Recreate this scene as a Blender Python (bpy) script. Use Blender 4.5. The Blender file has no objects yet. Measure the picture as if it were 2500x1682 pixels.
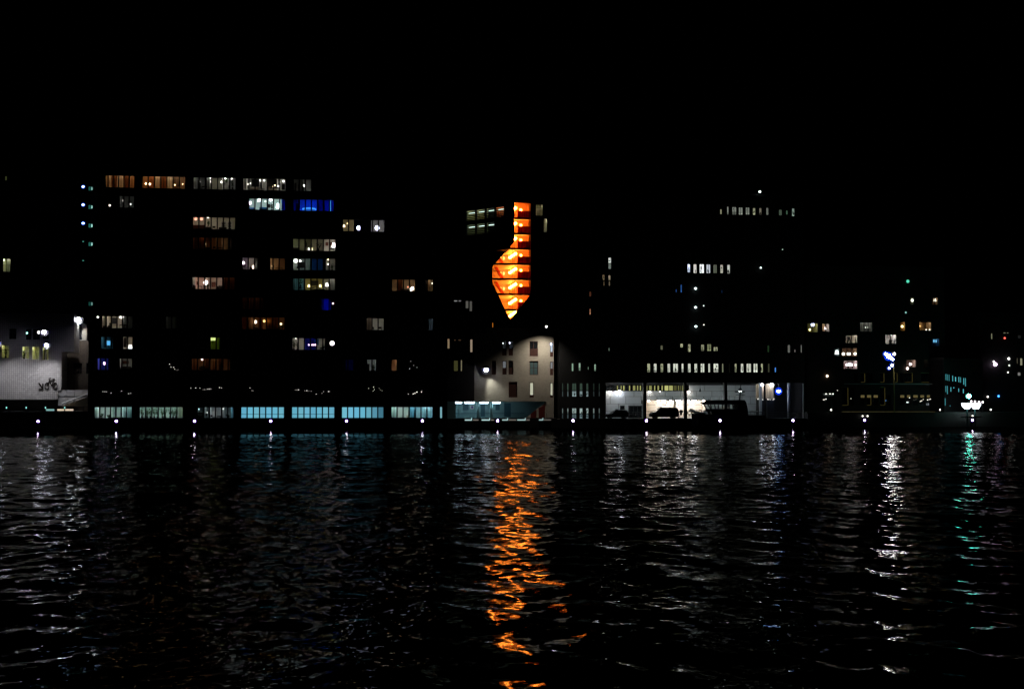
import bpy, bmesh, math, random
from mathutils import Vector, Matrix, noise as mnoise
rnd = random.Random(11)
S = bpy.context.scene
C = S.collection

# ------------------------------------------------------------------ camera
FPX, CX, CY, HY = 3472.0, 1250.0, 841.0, 992.0      # focal length and centre of the photograph in its pixels, horizon row
YAW = math.atan(0.13)
PITCH = math.atan((HY - CY) / FPX)
D0, CAMH = 222.0, 3.32
CAM = Vector((-D0 * math.sin(YAW), -D0 * math.cos(YAW), CAMH))
FWD = Vector((math.sin(YAW) * math.cos(PITCH), math.cos(YAW) * math.cos(PITCH), math.sin(PITCH)))
RGT = Vector((math.cos(YAW), -math.sin(YAW), 0))
UPV = RGT.cross(FWD)
cd = bpy.data.cameras.new('camera'); cam = bpy.data.objects.new('camera', cd); C.objects.link(cam)
cam.location = CAM; cam.rotation_euler = (math.pi / 2 + PITCH, 0, -YAW)
cd.sensor_width = 36; cd.lens = FPX / 2500 * 36; cd.clip_start = 0.5; cd.clip_end = 6000
S.camera = cam

# ------------------------------------------------------------------ world: night sky
w = bpy.data.worlds.new('World'); S.world = w; w.use_nodes = True
nt = w.node_tree; bg = nt.nodes['Background']
sky = nt.nodes.new('ShaderNodeTexSky'); sky.sky_type = 'NISHITA'; sky.sun_disc = False
sky.sun_elevation = math.radians(-9); sky.sun_rotation = math.radians(200)
nt.links.new(sky.outputs[0], bg.inputs[0]); bg.inputs[1].default_value = 0.012

# ------------------------------------------------------------------ render settings
S.view_settings.view_transform = 'Standard'; S.view_settings.look = 'None'
S.view_settings.exposure = 0; S.view_settings.gamma = 1
cy = S.cycles
cy.max_bounces = 6; cy.diffuse_bounces = 3; cy.glossy_bounces = 3; cy.transmission_bounces = 4; cy.transparent_max_bounces = 10
cy.caustics_reflective = False; cy.caustics_refractive = False
cy.sample_clamp_indirect = 6; cy.use_denoising = True; cy.use_light_tree = True

# ------------------------------------------------------------------ materials
MATS = {}
def principled(name, col, rough=.7, spec=.3, metal=0, var=.25, scale=3.0):
    if name in MATS: return MATS[name]
    m = bpy.data.materials.new(name); m.use_nodes = True; n = m.node_tree
    b = n.nodes['Principled BSDF']
    b.inputs['Roughness'].default_value = rough; b.inputs['Metallic'].default_value = metal
    b.inputs['Specular IOR Level'].default_value = spec
    tc = n.nodes.new('ShaderNodeTexCoord'); nz = n.nodes.new('ShaderNodeTexNoise')
    nz.inputs['Scale'].default_value = scale; nz.inputs['Detail'].default_value = 4
    mp = n.nodes.new('ShaderNodeMapRange'); mp.inputs[3].default_value = 1 - var; mp.inputs[4].default_value = 1 + var
    mx = n.nodes.new('ShaderNodeMix'); mx.data_type = 'RGBA'; mx.blend_type = 'MULTIPLY'; mx.inputs[0].default_value = 1
    mx.inputs[6].default_value = (*col, 1)
    n.links.new(tc.outputs['Object'], nz.inputs['Vector']); n.links.new(nz.outputs[0], mp.inputs[0])
    n.links.new(mp.outputs[0], mx.inputs[7]); n.links.new(mx.outputs[2], b.inputs['Base Color'])
    MATS[name] = m; return m
def emit(col, e, name=None):
    k = name or 'glow_%.2f_%.2f_%.2f_%.2f' % (*col, e)
    if k in MATS: return MATS[k]
    m = bpy.data.materials.new(k); m.use_nodes = True; n = m.node_tree
    n.nodes.remove(n.nodes['Principled BSDF'])
    em = n.nodes.new('ShaderNodeEmission'); em.inputs[0].default_value = (*col, 1); em.inputs[1].default_value = e
    n.links.new(em.outputs[0], n.nodes['Material Output'].inputs[0])
    MATS[k] = m; return m
def glass_mat():
    m = bpy.data.materials.new('window_glass'); m.use_nodes = True; n = m.node_tree
    n.nodes.remove(n.nodes['Principled BSDF'])
    t = n.nodes.new('ShaderNodeBsdfTransparent'); t.inputs[0].default_value = (.93, .95, .94, 1)
    g = n.nodes.new('ShaderNodeBsdfGlossy'); g.inputs['Roughness'].default_value = .03
    mx = n.nodes.new('ShaderNodeMixShader'); mx.inputs[0].default_value = .05
    n.links.new(t.outputs[0], mx.inputs[1]); n.links.new(g.outputs[0], mx.inputs[2])
    n.links.new(mx.outputs[0], n.nodes['Material Output'].inputs[0]); return m
GLASS = glass_mat()
def cloth(col):
    k = 'cloth_%.2f_%.2f_%.2f' % col
    if k in MATS: return MATS[k]
    m = bpy.data.materials.new(k); m.use_nodes = True; n = m.node_tree
    n.nodes.remove(n.nodes['Principled BSDF'])
    d = n.nodes.new('ShaderNodeBsdfDiffuse'); t = n.nodes.new('ShaderNodeBsdfTranslucent'); mx = n.nodes.new('ShaderNodeMixShader')
    tc = n.nodes.new('ShaderNodeTexCoord'); nz = n.nodes.new('ShaderNodeTexNoise'); mpn = n.nodes.new('ShaderNodeMapping')
    mpn.inputs['Scale'].default_value = (9, 1, .25); nz.inputs['Scale'].default_value = 1.0
    mr = n.nodes.new('ShaderNodeMapRange'); mr.inputs[1].default_value = .3; mr.inputs[2].default_value = .7; mr.inputs[3].default_value = .45; mr.inputs[4].default_value = 1.25
    mc = n.nodes.new('ShaderNodeMix'); mc.data_type = 'RGBA'; mc.blend_type = 'MULTIPLY'; mc.inputs[0].default_value = 1; mc.inputs[6].default_value = (*col, 1)
    n.links.new(tc.outputs['Object'], mpn.inputs[0]); n.links.new(mpn.outputs[0], nz.inputs['Vector']); n.links.new(nz.outputs[0], mr.inputs[0])
    n.links.new(mr.outputs[0], mc.inputs[7])
    for s in (d, t): n.links.new(mc.outputs[2], s.inputs[0])
    mx.inputs[0].default_value = .7
    n.links.new(d.outputs[0], mx.inputs[1]); n.links.new(t.outputs[0], mx.inputs[2])
    n.links.new(mx.outputs[0], n.nodes['Material Output'].inputs[0]); MATS[k] = m; return m
def bricks(name, c1, c2, mortar, bw, bh, ms, off=.5, rough=.8, bump=.01, tilt=0.0, spec=.3):
    m = bpy.data.materials.new(name); m.use_nodes = True; n = m.node_tree; b = n.nodes['Principled BSDF']
    b.inputs['Roughness'].default_value = rough; b.inputs['Specular IOR Level'].default_value = spec
    tc = n.nodes.new('ShaderNodeTexCoord'); sp = n.nodes.new('ShaderNodeSeparateXYZ'); cb = n.nodes.new('ShaderNodeCombineXYZ')
    n.links.new(tc.outputs['Object'], sp.inputs[0]); n.links.new(sp.outputs[0], cb.inputs[0]); n.links.new(sp.outputs[2], cb.inputs[1])
    br = n.nodes.new('ShaderNodeTexBrick'); br.offset = off; br.inputs['Scale'].default_value = 1
    br.inputs['Color1'].default_value = (*c1, 1); br.inputs['Color2'].default_value = (*c2, 1); br.inputs['Mortar'].default_value = (*mortar, 1)
    br.inputs['Brick Width'].default_value = bw; br.inputs['Row Height'].default_value = bh; br.inputs['Mortar Size'].default_value = ms
    n.links.new(cb.outputs[0], br.inputs['Vector'])
    nz = n.nodes.new('ShaderNodeTexNoise'); nz.inputs['Scale'].default_value = .35; nz.inputs['Detail'].default_value = 6; n.links.new(tc.outputs['Object'], nz.inputs['Vector'])
    mr = n.nodes.new('ShaderNodeMapRange'); mr.inputs[3].default_value = .7; mr.inputs[4].default_value = 1.25; n.links.new(nz.outputs[0], mr.inputs[0])
    mx = n.nodes.new('ShaderNodeMix'); mx.data_type = 'RGBA'; mx.blend_type = 'MULTIPLY'; mx.inputs[0].default_value = 1
    n.links.new(br.outputs['Color'], mx.inputs[6]); n.links.new(mr.outputs[0], mx.inputs[7]); n.links.new(mx.outputs[2], b.inputs['Base Color'])
    bp = n.nodes.new('ShaderNodeBump'); bp.inputs['Distance'].default_value = bump; bp.invert = True
    n.links.new(br.outputs['Fac'], bp.inputs['Height']); n.links.new(bp.outputs[0], b.inputs['Normal'])
    if tilt:                                  # every tile hung at a slightly different angle
        wn = n.nodes.new('ShaderNodeTexWhiteNoise'); sn = n.nodes.new('ShaderNodeVectorMath'); sn.operation = 'SNAP'
        sn.inputs[1].default_value = (bw, bh, 1); n.links.new(cb.outputs[0], sn.inputs[0]); n.links.new(sn.outputs[0], wn.inputs['Vector'])
        sb = n.nodes.new('ShaderNodeVectorMath'); sb.operation = 'SUBTRACT'; sb.inputs[1].default_value = (.5, .5, .5); n.links.new(wn.outputs['Color'], sb.inputs[0])
        sc = n.nodes.new('ShaderNodeVectorMath'); sc.operation = 'SCALE'; sc.inputs['Scale'].default_value = tilt; n.links.new(sb.outputs[0], sc.inputs[0])
        ad = n.nodes.new('ShaderNodeVectorMath'); ad.operation = 'ADD'; n.links.new(bp.outputs[0], ad.inputs[0]); n.links.new(sc.outputs[0], ad.inputs[1])
        nm = n.nodes.new('ShaderNodeVectorMath'); nm.operation = 'NORMALIZE'; n.links.new(ad.outputs[0], nm.inputs[0]); n.links.new(nm.outputs[0], b.inputs['Normal'])
    MATS[name] = m; return m
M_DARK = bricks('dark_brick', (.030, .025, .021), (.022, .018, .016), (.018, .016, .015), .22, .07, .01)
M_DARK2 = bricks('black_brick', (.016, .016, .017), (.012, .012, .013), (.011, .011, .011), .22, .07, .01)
M_BROWN = bricks('brown_brick', (.20, .15, .11), (.15, .11, .08), (.10, .09, .08), .24, .08, .012)
M_CREAM = bricks('cream_brick', (.58, .53, .44), (.48, .44, .36), (.32, .29, .24), .30, .10, .016, bump=.012)
M_TILE = bricks('white_tile', (.50, .47, .46), (.44, .42, .41), (.22, .21, .21), .29, .29, .030, off=0, rough=.28, bump=.01, tilt=.10, spec=.5)
M_FRAME = principled('dark_window_frame', (.03, .03, .032), .5)
M_REDF = principled('red_brown_frame', (.055, .020, .015), .55)
M_METAL = principled('black_metal', (.02, .02, .022), .45)
M_CONC = principled('grey_concrete', (.30, .30, .31), .85, var=.15, scale=1.2)
M_PANEL = principled('concrete_panel', (.50, .52, .55), .8, var=.07, scale=.8)
M_CREAMW = principled('cream_plaster', (.72, .62, .48), .8, var=.08)
M_QUAY = principled('wet_quay_stone', (.035, .034, .032), .6, scale=1.5)
M_PAVE = principled('grey_paving', (.10, .10, .10), .8)
M_DUSK = principled('dark_furniture', (.03, .025, .022), .6)
M_ORANGE = principled('orange_wall', (.62, .34, .16), .6, var=.10, scale=.7)
M_RED = principled('red_lacquer', (.50, .06, .02), .5, var=.12)
M_WHITEP = principled('white_paint', (.75, .75, .74), .5, var=.05)
M_LEAF = principled('dark_leaf', (.04, .07, .025), .6)
M_BARK = principled('bark', (.10, .07, .05), .85)

# ------------------------------------------------------------------ mesh helpers
class MB:
    def __init__(s): s.v, s.f = [], []
    def quad(s, *p):
        i = len(s.v); s.v += [tuple(q) for q in p]; s.f.append(tuple(range(i, i + len(p)))); return s
    def box(s, x0, x1, y0, y1, z0, z1):
        i = len(s.v)
        s.v += [(x0, y0, z0), (x1, y0, z0), (x1, y1, z0), (x0, y1, z0), (x0, y0, z1), (x1, y0, z1), (x1, y1, z1), (x0, y1, z1)]
        s.f += [tuple(i + k for k in q) for q in ((0, 3, 2, 1), (4, 5, 6, 7), (0, 1, 5, 4), (1, 2, 6, 5), (2, 3, 7, 6), (3, 0, 4, 7))]
        return s
    def prism(s, pts, y0, y1):           # outline in x,z pushed along y
        i = len(s.v); n = len(pts)
        s.v += [(x, y0, z) for x, z in pts] + [(x, y1, z) for x, z in pts]
        s.f.append(tuple(range(i, i + n))); s.f.append(tuple(range(i + 2 * n - 1, i + n - 1, -1)))
        for k in range(n): s.f.append((i + k, i + n + k, i + n + (k + 1) % n, i + (k + 1) % n))
        return s
    def tube(s, a, b, r0, r1=None, n=8):
        r1 = r0 if r1 is None else r1
        a, b = Vector(a), Vector(b); d = (b - a).normalized()
        u = d.orthogonal().normalized(); v = d.cross(u); i = len(s.v)
        for p, r in ((a, r0), (b, r1)):
            for k in range(n):
                t = 2 * math.pi * k / n; s.v.append(tuple(p + (u * math.cos(t) + v * math.sin(t)) * r))
        for k in range(n): s.f.append((i + k, i + (k + 1) % n, i + n + (k + 1) % n, i + n + k))
        s.f.append(tuple(range(i + n - 1, i - 1, -1))); s.f.append(tuple(range(i + n, i + 2 * n)))
        return s
    def ball(s, c, rx, ry=None, rz=None, nu=12, nv=8):
        ry = rx if ry is None else ry; rz = rx if rz is None else rz
        i = len(s.v); c = Vector(c)
        s.v.append((c.x, c.y, c.z + rz))
        for j in range(1, nv):
            t = math.pi * j / nv
            for k in range(nu):
                p = 2 * math.pi * k / nu
                s.v.append((c.x + rx * math.sin(t) * math.cos(p), c.y + ry * math.sin(t) * math.sin(p), c.z + rz * math.cos(t)))
        s.v.append((c.x, c.y, c.z - rz)); last = len(s.v) - 1
        for k in range(nu):
            s.f.append((i, i + 1 + k, i + 1 + (k + 1) % nu))
            for j in range(nv - 2):
                a = i + 1 + j * nu; s.f.append((a + k, a + nu + k, a + nu + (k + 1) % nu, a + (k + 1) % nu))
            a = i + 1 + (nv - 2) * nu; s.f.append((a + k, last, a + (k + 1) % nu))
        return s
    def torus(s, c, R, r, axis='y', nu=20, nv=6):
        i = len(s.v)
        for k in range(nu):
            t = 2 * math.pi * k / nu
            for j in range(nv):
                q = 2 * math.pi * j / nv; rr = R + r * math.cos(q); h = r * math.sin(q)
                p = (rr * math.cos(t), h, rr * math.sin(t)) if axis == 'y' else (rr * math.cos(t), rr * math.sin(t), h)
                s.v.append((c[0] + p[0], c[1] + p[1], c[2] + p[2]))
        for k in range(nu):
            for j in range(nv):
                s.f.append((i + k * nv + j, i + k * nv + (j + 1) % nv, i + ((k + 1) % nu) * nv + (j + 1) % nv, i + ((k + 1) % nu) * nv + j))
        return s
    def build(s, name, mat, parent=None, loc=(0, 0, 0), smooth=False, bevel=0):
        me = bpy.data.meshes.new(name); me.from_pydata(s.v, [], s.f); me.materials.append(mat)
        if smooth: me.polygons.foreach_set('use_smooth', [True] * len(me.polygons))
        o = bpy.data.objects.new(name, me); C.objects.link(o); o.location = loc
        if parent: o.parent = parent
        if bevel:
            b = o.modifiers.new('bevel', 'BEVEL'); b.width = bevel; b.segments = 2; b.limit_method = 'ANGLE'
        return o
def tag(o, label=None, cat=None, group=None, kind=None):
    if label: o['label'] = label
    if cat: o['category'] = cat
    if group: o['group'] = group
    if kind: o['kind'] = kind
    return o
def thing(name, label, cat, loc=(0, 0, 0), rz=0, group=None):
    o = bpy.data.objects.new(name, None); C.objects.link(o); o.location = loc; o.rotation_euler = (0, 0, rz)
    return tag(o, label, cat, group)
_boxes = {}
def box_part(name, mat, parent, x0, x1, y0, y1, z0, z1):
    """a box that shares its mesh with every box of the same size and material"""
    k = (name, mat.name, round(x1 - x0, 3), round(y1 - y0, 3), round(z1 - z0, 3))
    if k not in _boxes:
        m = MB().box(0, x1 - x0, 0, y1 - y0, 0, z1 - z0); me = bpy.data.meshes.new(name); me.from_pydata(m.v, [], m.f); me.materials.append(mat); _boxes[k] = me
    o = bpy.data.objects.new(name, _boxes[k]); C.objects.link(o); o.location = (x0, y0, z0); o.parent = parent
    return o
def copy_tree(o, parent=None):
    c = o.copy(); C.objects.link(c); c.parent = parent
    for ch in list(o.children): copy_tree(ch, c)
    return c

# a vertical plane in the place: where the sight line through a point of the photograph meets it gives the size of things on it
class Fr:
    def __init__(s, px, oy, phi=0.0, z0=0.0):
        s.phi, s.z0 = phi, z0
        d = FWD * FPX + RGT * (px - CX) + UPV * (CY - HY)
        t = (oy - CAM.y) / d.y
        s.o = Vector((CAM.x + d.x * t, oy, z0))
        s.t = Vector((math.cos(phi), math.sin(phi), 0)); s.n = Vector((-math.sin(phi), math.cos(phi), 0))
    def at(s, px, py, off=0.0):
        d = FWD * FPX + RGT * (px - CX) + UPV * (CY - py)
        p0 = s.o + s.n * off
        t = (p0 - CAM).dot(s.n) / d.dot(s.n)
        p = CAM + d * t
        return (p - s.o).dot(s.t), p.z - s.z0
    def world(s, x, y, z): return s.o + s.t * x + s.n * y + Vector((0, 0, z))
    def root(s, name, label, cat, group=None): return thing(name, label, cat, s.o, s.phi, group)
    def rect(s, x0, x1, y0, y1, off=0.0):
        xm, ym = (x0 + x1) / 2, (y0 + y1) / 2
        a, b = s.at(x0, ym, off)[0], s.at(x1, ym, off)[0]; c, d = s.at(xm, y1, off)[1], s.at(xm, y0, off)[1]
        return a, b, c, d

def facade(mb, x0, x1, z0, z1, holes, th=.3, y=0.0):
    """front skin with rectangular openings and their reveals"""
    xs = sorted({x0, x1, *[h[0] for h in holes], *[h[1] for h in holes]}); xs = [x for x in xs if x0 <= x <= x1]
    zs = sorted({z0, z1, *[h[2] for h in holes], *[h[3] for h in holes]}); zs = [z for z in zs if z0 <= z <= z1]
    for j in range(len(zs) - 1):
        zm = (zs[j] + zs[j + 1]) / 2; run = None
        hs = [h for h in holes if h[2] < zm < h[3]]
        for i in range(len(xs) - 1):
            xm = (xs[i] + xs[i + 1]) / 2
            hole = any(h[0] < xm < h[1] for h in hs)
            if hole:
                if run is not None: mb.quad((run, y, zs[j]), (xs[i], y, zs[j]), (xs[i], y, zs[j + 1]), (run, y, zs[j + 1])); run = None
            elif run is None: run = xs[i]
        if run is not None: mb.quad((run, y, zs[j]), (x1, y, zs[j]), (x1, y, zs[j + 1]), (run, y, zs[j + 1]))
    for a, b, c, d in holes:
        mb.quad((a, y, c), (a, y, d), (a, y + th, d), (a, y + th, c)); mb.quad((b, y, c), (b, y + th, c), (b, y + th, d), (b, y, d))
        mb.quad((a, y, c), (a, y + th, c), (b, y + th, c), (b, y, c)); mb.quad((a, y, d), (b, y, d), (b, y + th, d), (a, y + th, d))
    return mb
def shell(mb, x0, x1, z0, z1, depth, y=0.0):
    mb.quad((x0, y, z0), (x0, y, z1), (x0, y + depth, z1), (x0, y + depth, z0)); mb.quad((x1, y, z0), (x1, y + depth, z0), (x1, y + depth, z1), (x1, y, z1))
    mb.quad((x0, y + depth, z0), (x0, y + depth, z1), (x1, y + depth, z1), (x1, y + depth, z0))
    return mb
def roof_part(root, x0, x1, z1, depth, mat, y=0.0):
    m = MB().box(x0 - .05, x1 + .05, y - .06, y + depth + .05, z1, z1 + .35)
    m.box(x0 + .4, x1 - .4, y + .4, y + depth - .4, z1 + .36, z1 + .5)
    return m.build('roof', mat, root)

# ------------------------------------------------------------------ windows, rooms and what is seen in them
def room_box(win, a, b, c, d, wall, light, L, depth=3.0, y=.31, up=.35):
    e = .03
    x0, x1, z0, z1 = a + e, b - e, c - .25, d + up
    m = MB(); y1 = y + depth
    m.quad((x0, y1, z0), (x1, y1, z0), (x1, y1, z1), (x0, y1, z1)); m.quad((x0, y, z0), (x0, y1, z0), (x0, y1, z1), (x0, y, z1))
    m.quad((x1, y, z0), (x1, y, z1), (x1, y1, z1), (x1, y1, z0)); m.quad((x0, y, z0), (x1, y, z0), (x1, y1, z0), (x0, y1, z0)); m.quad((x0, y, z1), (x0, y1, z1), (x1, y1, z1), (x1, y, z1))
    m.quad((x0, y, d + .002), (x0, y, z1), (x1, y, z1), (x1, y, d + .002))
    m.build('room', principled('plaster_%.2f_%.2f_%.2f' % wall, wall, .85, var=.08), win)
    ww = x1 - x0; h = z1 - z0
    A = ww * .8 * .4; Ssum = 2 * (ww * depth + ww * h + depth * h)
    rho = sum(wall) / 3
    E = L * Ssum / (2 * A) * (1 - rho) / rho * .9
    MB().box(x0 + .1 * ww, x1 - .1 * ww, y + .08, y + .48, z1 - .06, z1 - .03).build('ceiling_light', emit(light, round(E, 2)), win)
def curtain_part(win, a, b, c, d, col, y=.34):
    m = MB(); n = max(6, int((b - a) / .07)); ph = rnd.random() * 6
    for k in range(n + 1):
        x = a + (b - a) * k / n; yy = y + .05 + .035 * math.sin(k * 1.9 + ph) + .015 * math.sin(k * .7)
        m.v += [(x, yy, c - .05), (x, yy, d + .1)]
    for k in range(n): m.f.append((2 * k, 2 * k + 2, 2 * k + 3, 2 * k + 1))
    return m.build('curtain', cloth(col), win, smooth=True)
def window(root, a, b, c, d, n=1, frame=None, bar=.05, mull=None, fy=.12, pane_mat=None, whole=False, tr=None):
    frame = frame or M_FRAME; mull = mull or bar * 1.3
    m = MB(); e = .002
    m.box(a + e, b - e, fy, fy + .09, c + e, c + bar).box(a + e, b - e, fy, fy + .09, d - bar, d - e)
    m.box(a + e, a + bar, fy + .001, fy + .089, c + bar, d - bar).box(b - bar, b - e, fy + .001, fy + .089, c + bar, d - bar)
    pw = (b - a) / n
    for k in range(1, n): m.box(a + k * pw - mull / 2, a + k * pw + mull / 2, fy + .001, fy + .089, c + bar, d - bar)
    if tr:
        zt = c + (d - c) * tr; m.box(a + bar, b - bar, fy + .003, fy + .085, zt - .03, zt + .03)
    wn = m.build('window', frame, root)
    if whole: box_part('pane', pane_mat or GLASS, wn, a + bar, b - bar, fy + .04, fy + .052, c + bar, d - bar)
    else:
        for k in range(n):
            box_part('pane', (pane_mat[k] if isinstance(pane_mat, list) else pane_mat) or GLASS, wn, a + k * pw + (bar if k == 0 else mull / 2), a + (k + 1) * pw - (bar if k == n - 1 else mull / 2), fy + .04, fy + .052, c + bar, d - bar)
    return wn

ITEMS = []          # (place, kind word, x, object, colour word, preposition)
def lamp_item(fr, place, px, py, off, r, col, E, word='white', form='hang', top=None, sz=1.0):
    x, z = fr.at(px, py, off); p = fr.world(x, off, z)
    if form == 'hang':
        t = thing('pendant_lamp', None, None, p + Vector((0, 0, r))); MB().tube((0, 0, .0), (0, 0, top or .5), .012, n=5).build('cord', M_METAL, t)
        g = MB().ball((0, 0, -r), r, r, r * sz).build('globe', emit(col, E), t, smooth=True); kind = 'pendant lamp'
        MB().tube((0, 0, -.02), (0, 0, .06), .05, .03, 8).build('cap', M_METAL, t)
    elif form == 'stand':
        h = top or 1.0
        t = thing('floor_lamp', None, None, p - Vector((0, 0, h))); MB().tube((0, 0, .02), (0, 0, h), .015, n=5).build('stem', M_METAL, t)
        MB().tube((0, 0, 0), (0, 0, .03), .14, n=12).build('base', M_METAL, t)
        MB().tube((0, 0, h - r * sz), (0, 0, h + r * sz), r, r * .65, 12).build('lamp_shade', emit(col, E), t); kind = 'shaded lamp'
    else:
        t = thing('spot_lamp', None, None, p); MB().tube((0, .02, 0), (0, .16, .03), .03, n=6).build('bracket', M_METAL, t)
        MB().ball((0, 0, 0), r, r * .6, r * sz).build('bulb', emit(col, E), t, smooth=True); kind = 'small lamp'
    ITEMS.append((place, kind, x, t, word, 'lamp')); return t
def furn(fr, place, kind, px0, px1, py0, py1, off, mat=None, word='dark'):
    mat = mat or M_DUSK
    a, b, c, d = fr.rect(px0, px1, py0, py1, off); w_, h = b - a, d - c
    o = fr.world((a + b) / 2, off, c)
    if kind == 'sofa':
        t = thing('sofa', None, None, o, fr.phi)
        MB().box(-w_ / 2, w_ / 2, -.35, .35, 0, h * .5).build('seat', mat, t, bevel=.05); MB().box(-w_ / 2 + .02, w_ / 2 - .02, .36, .55, 0, h).build('backrest', mat, t, bevel=.06)
        for s in (-1, 1): MB().box(s * w_ / 2 - .1, s * w_ / 2 + .1, -.36, .34, 0, h * .75).build('arm', mat, t, bevel=.04)
    elif kind == 'chair':
        t = thing('chair', None, None, o, fr.phi)
        MB().box(-w_ / 2, w_ / 2, -.22, .22, h * .45, h * .52).build('seat', mat, t); MB().box(-w_ / 2, w_ / 2, .2, .25, h * .53, h).build('backrest', mat, t)
        for sx in (-1, 1):
            for sy in (-1, 1): MB().tube((sx * (w_ / 2 - .03), sy * .18, 0), (sx * (w_ / 2 - .04), sy * .17, h * .45), .025, n=6).build('leg', mat, t)
    elif kind == 'table':
        t = thing('table', None, None, o, fr.phi)
        MB().box(-w_ / 2, w_ / 2, -.4, .4, h * .88, h).build('tabletop', mat, t)
        for sx in (-1, 1):
            for sy in (-1, 1): MB().tube((sx * (w_ / 2 - .06), sy * .34, 0), (sx * (w_ / 2 - .06), sy * .34, h * .88), .03, n=6).build('leg', mat, t)
    elif kind == 'cabinet':
        t = thing('cabinet', None, None, o, fr.phi)
        MB().box(-w_ / 2, w_ / 2, -.2, .25, 0, h).build('body', mat, t, bevel=.01)
        nd = max(1, int(w_ / .5))
        for k in range(nd): box_part('door', mat, t, -w_ / 2 + k * w_ / nd + .01, -w_ / 2 + (k + 1) * w_ / nd - .01, -.225, -.203, .03, h - .03)
    elif kind == 'bookcase':
        t = thing('bookcase', None, None, o, fr.phi)
        MB().box(-w_ / 2, -w_ / 2 + .05, -.15, .15, 0, h).box(w_ / 2 - .05, w_ / 2, -.15, .15, 0, h).box(-w_ / 2 + .05, w_ / 2 - .05, .12, .15, 0, h).build('frame', M_WHITEP, t)
        for k in range(5): box_part('shelf', mat, t, -w_ / 2 + .05, w_ / 2 - .05, -.14, .12, k * h / 5 + .02, k * h / 5 + .05 + h * .08)
    elif kind == 'picture':
        t = thing('wall_picture', None, None, o, fr.phi)
        MB().box(-w_ / 2, w_ / 2, -.04, 0, 0, h).build('canvas', mat, t)
        MB().box(-w_ / 2 - .03, -w_ / 2 - .001, -.05, 0, -.03, h + .03).box(w_ / 2 + .001, w_ / 2 + .03, -.05, 0, -.03, h + .03).box(-w_ / 2, w_ / 2, -.05, 0, -.03, -.001).box(-w_ / 2, w_ / 2, -.05, 0, h + .001, h + .03).build('frame', M_METAL, t)
    elif kind == 'screen':
        t = thing('television', None, None, o, fr.phi)
        MB().box(-w_ / 2, w_ / 2, 0, .04, 0, h).build('screen', mat, t); MB().box(-w_ / 2 - .03, w_ / 2 + .03, .045, .09, -.03, h + .03).build('casing', M_METAL, t)
        MB().box(-.1, .1, .05, .08, -.3, -.035).build('stand', M_METAL, t)
    elif kind == 'bed':
        t = thing('bed', None, None, o, fr.phi)
        MB().box(-w_ / 2, w_ / 2, -.9, .9, 0, h * .6).build('mattress', mat, t, bevel=.06); MB().box(-w_ / 2 - .05, w_ / 2 + .05, .92, 1.0, 0, h * 1.3).build('headboard', M_DUSK, t)
        for s in (-1, 1): MB().ball((s * w_ / 4, .65, h * .75), w_ / 5, .2, .12).build('pillow', mat, t, smooth=True)
    elif kind == 'plant':
        t = thing('house_plant', None, None, o, fr.phi)
        MB().tube((0, 0, 0), (0, 0, h * .22), .12, .16, 10).build('pot', M_DUSK, t)
        st, lf = MB(), MB()
        for k in range(16):
            an = rnd.random() * 6.28; rr = w_ / 2 * (.25 + .75 * rnd.random()); hh = h * (.45 + .55 * rnd.random())
            tip = Vector((math.cos(an) * rr, math.sin(an) * rr * .6, hh)); st.tube((0, 0, h * .2), tip, .012, .006, 4)
            for j in range(3):
                q = tip * (1 - .2 * j); u = Vector((rnd.uniform(-1, 1), rnd.uniform(-.5, .5), rnd.uniform(-.3, 1))).normalized() * .16; v = u.cross(Vector((0, 1, .3))).normalized() * .06
                lf.quad(q, q + u * .5 + v, q + u, q + u * .5 - v)
        st.build('stem', M_LEAF, t); lf.build('leaves', M_LEAF, t)
    ITEMS.append((place, t.name.split('.')[0].replace('_', ' '), (a + b) / 2, t, word, 'furn')); return t
ORD = ['first', 'second', 'third', 'fourth', 'fifth', 'sixth', 'seventh', 'eighth', 'ninth', 'tenth', 'eleventh', 'twelfth']
def label_items():
    grp = {}
    for it in ITEMS: grp.setdefault((it[0], it[1], it[4]), []).append(it)
    for (place, kind, word), its in grp.items():
        its.sort(key=lambda q: q[2])
        for k, it in enumerate(its):
            if len(its) == 1: lab = f'{word} {kind} in {place}'
            elif len(its) == 2: lab = f"{('left', 'right')[k]} {word} {kind} in {place}"
            else: lab = f'{ORD[k]} {word} {kind} from left in {place}'
            tag(it[3], lab, 'lamp' if it[5] == 'lamp' else kind.split()[-1], 'lamps seen in the rooms' if it[5] == 'lamp' else 'furniture seen in the rooms')
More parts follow.
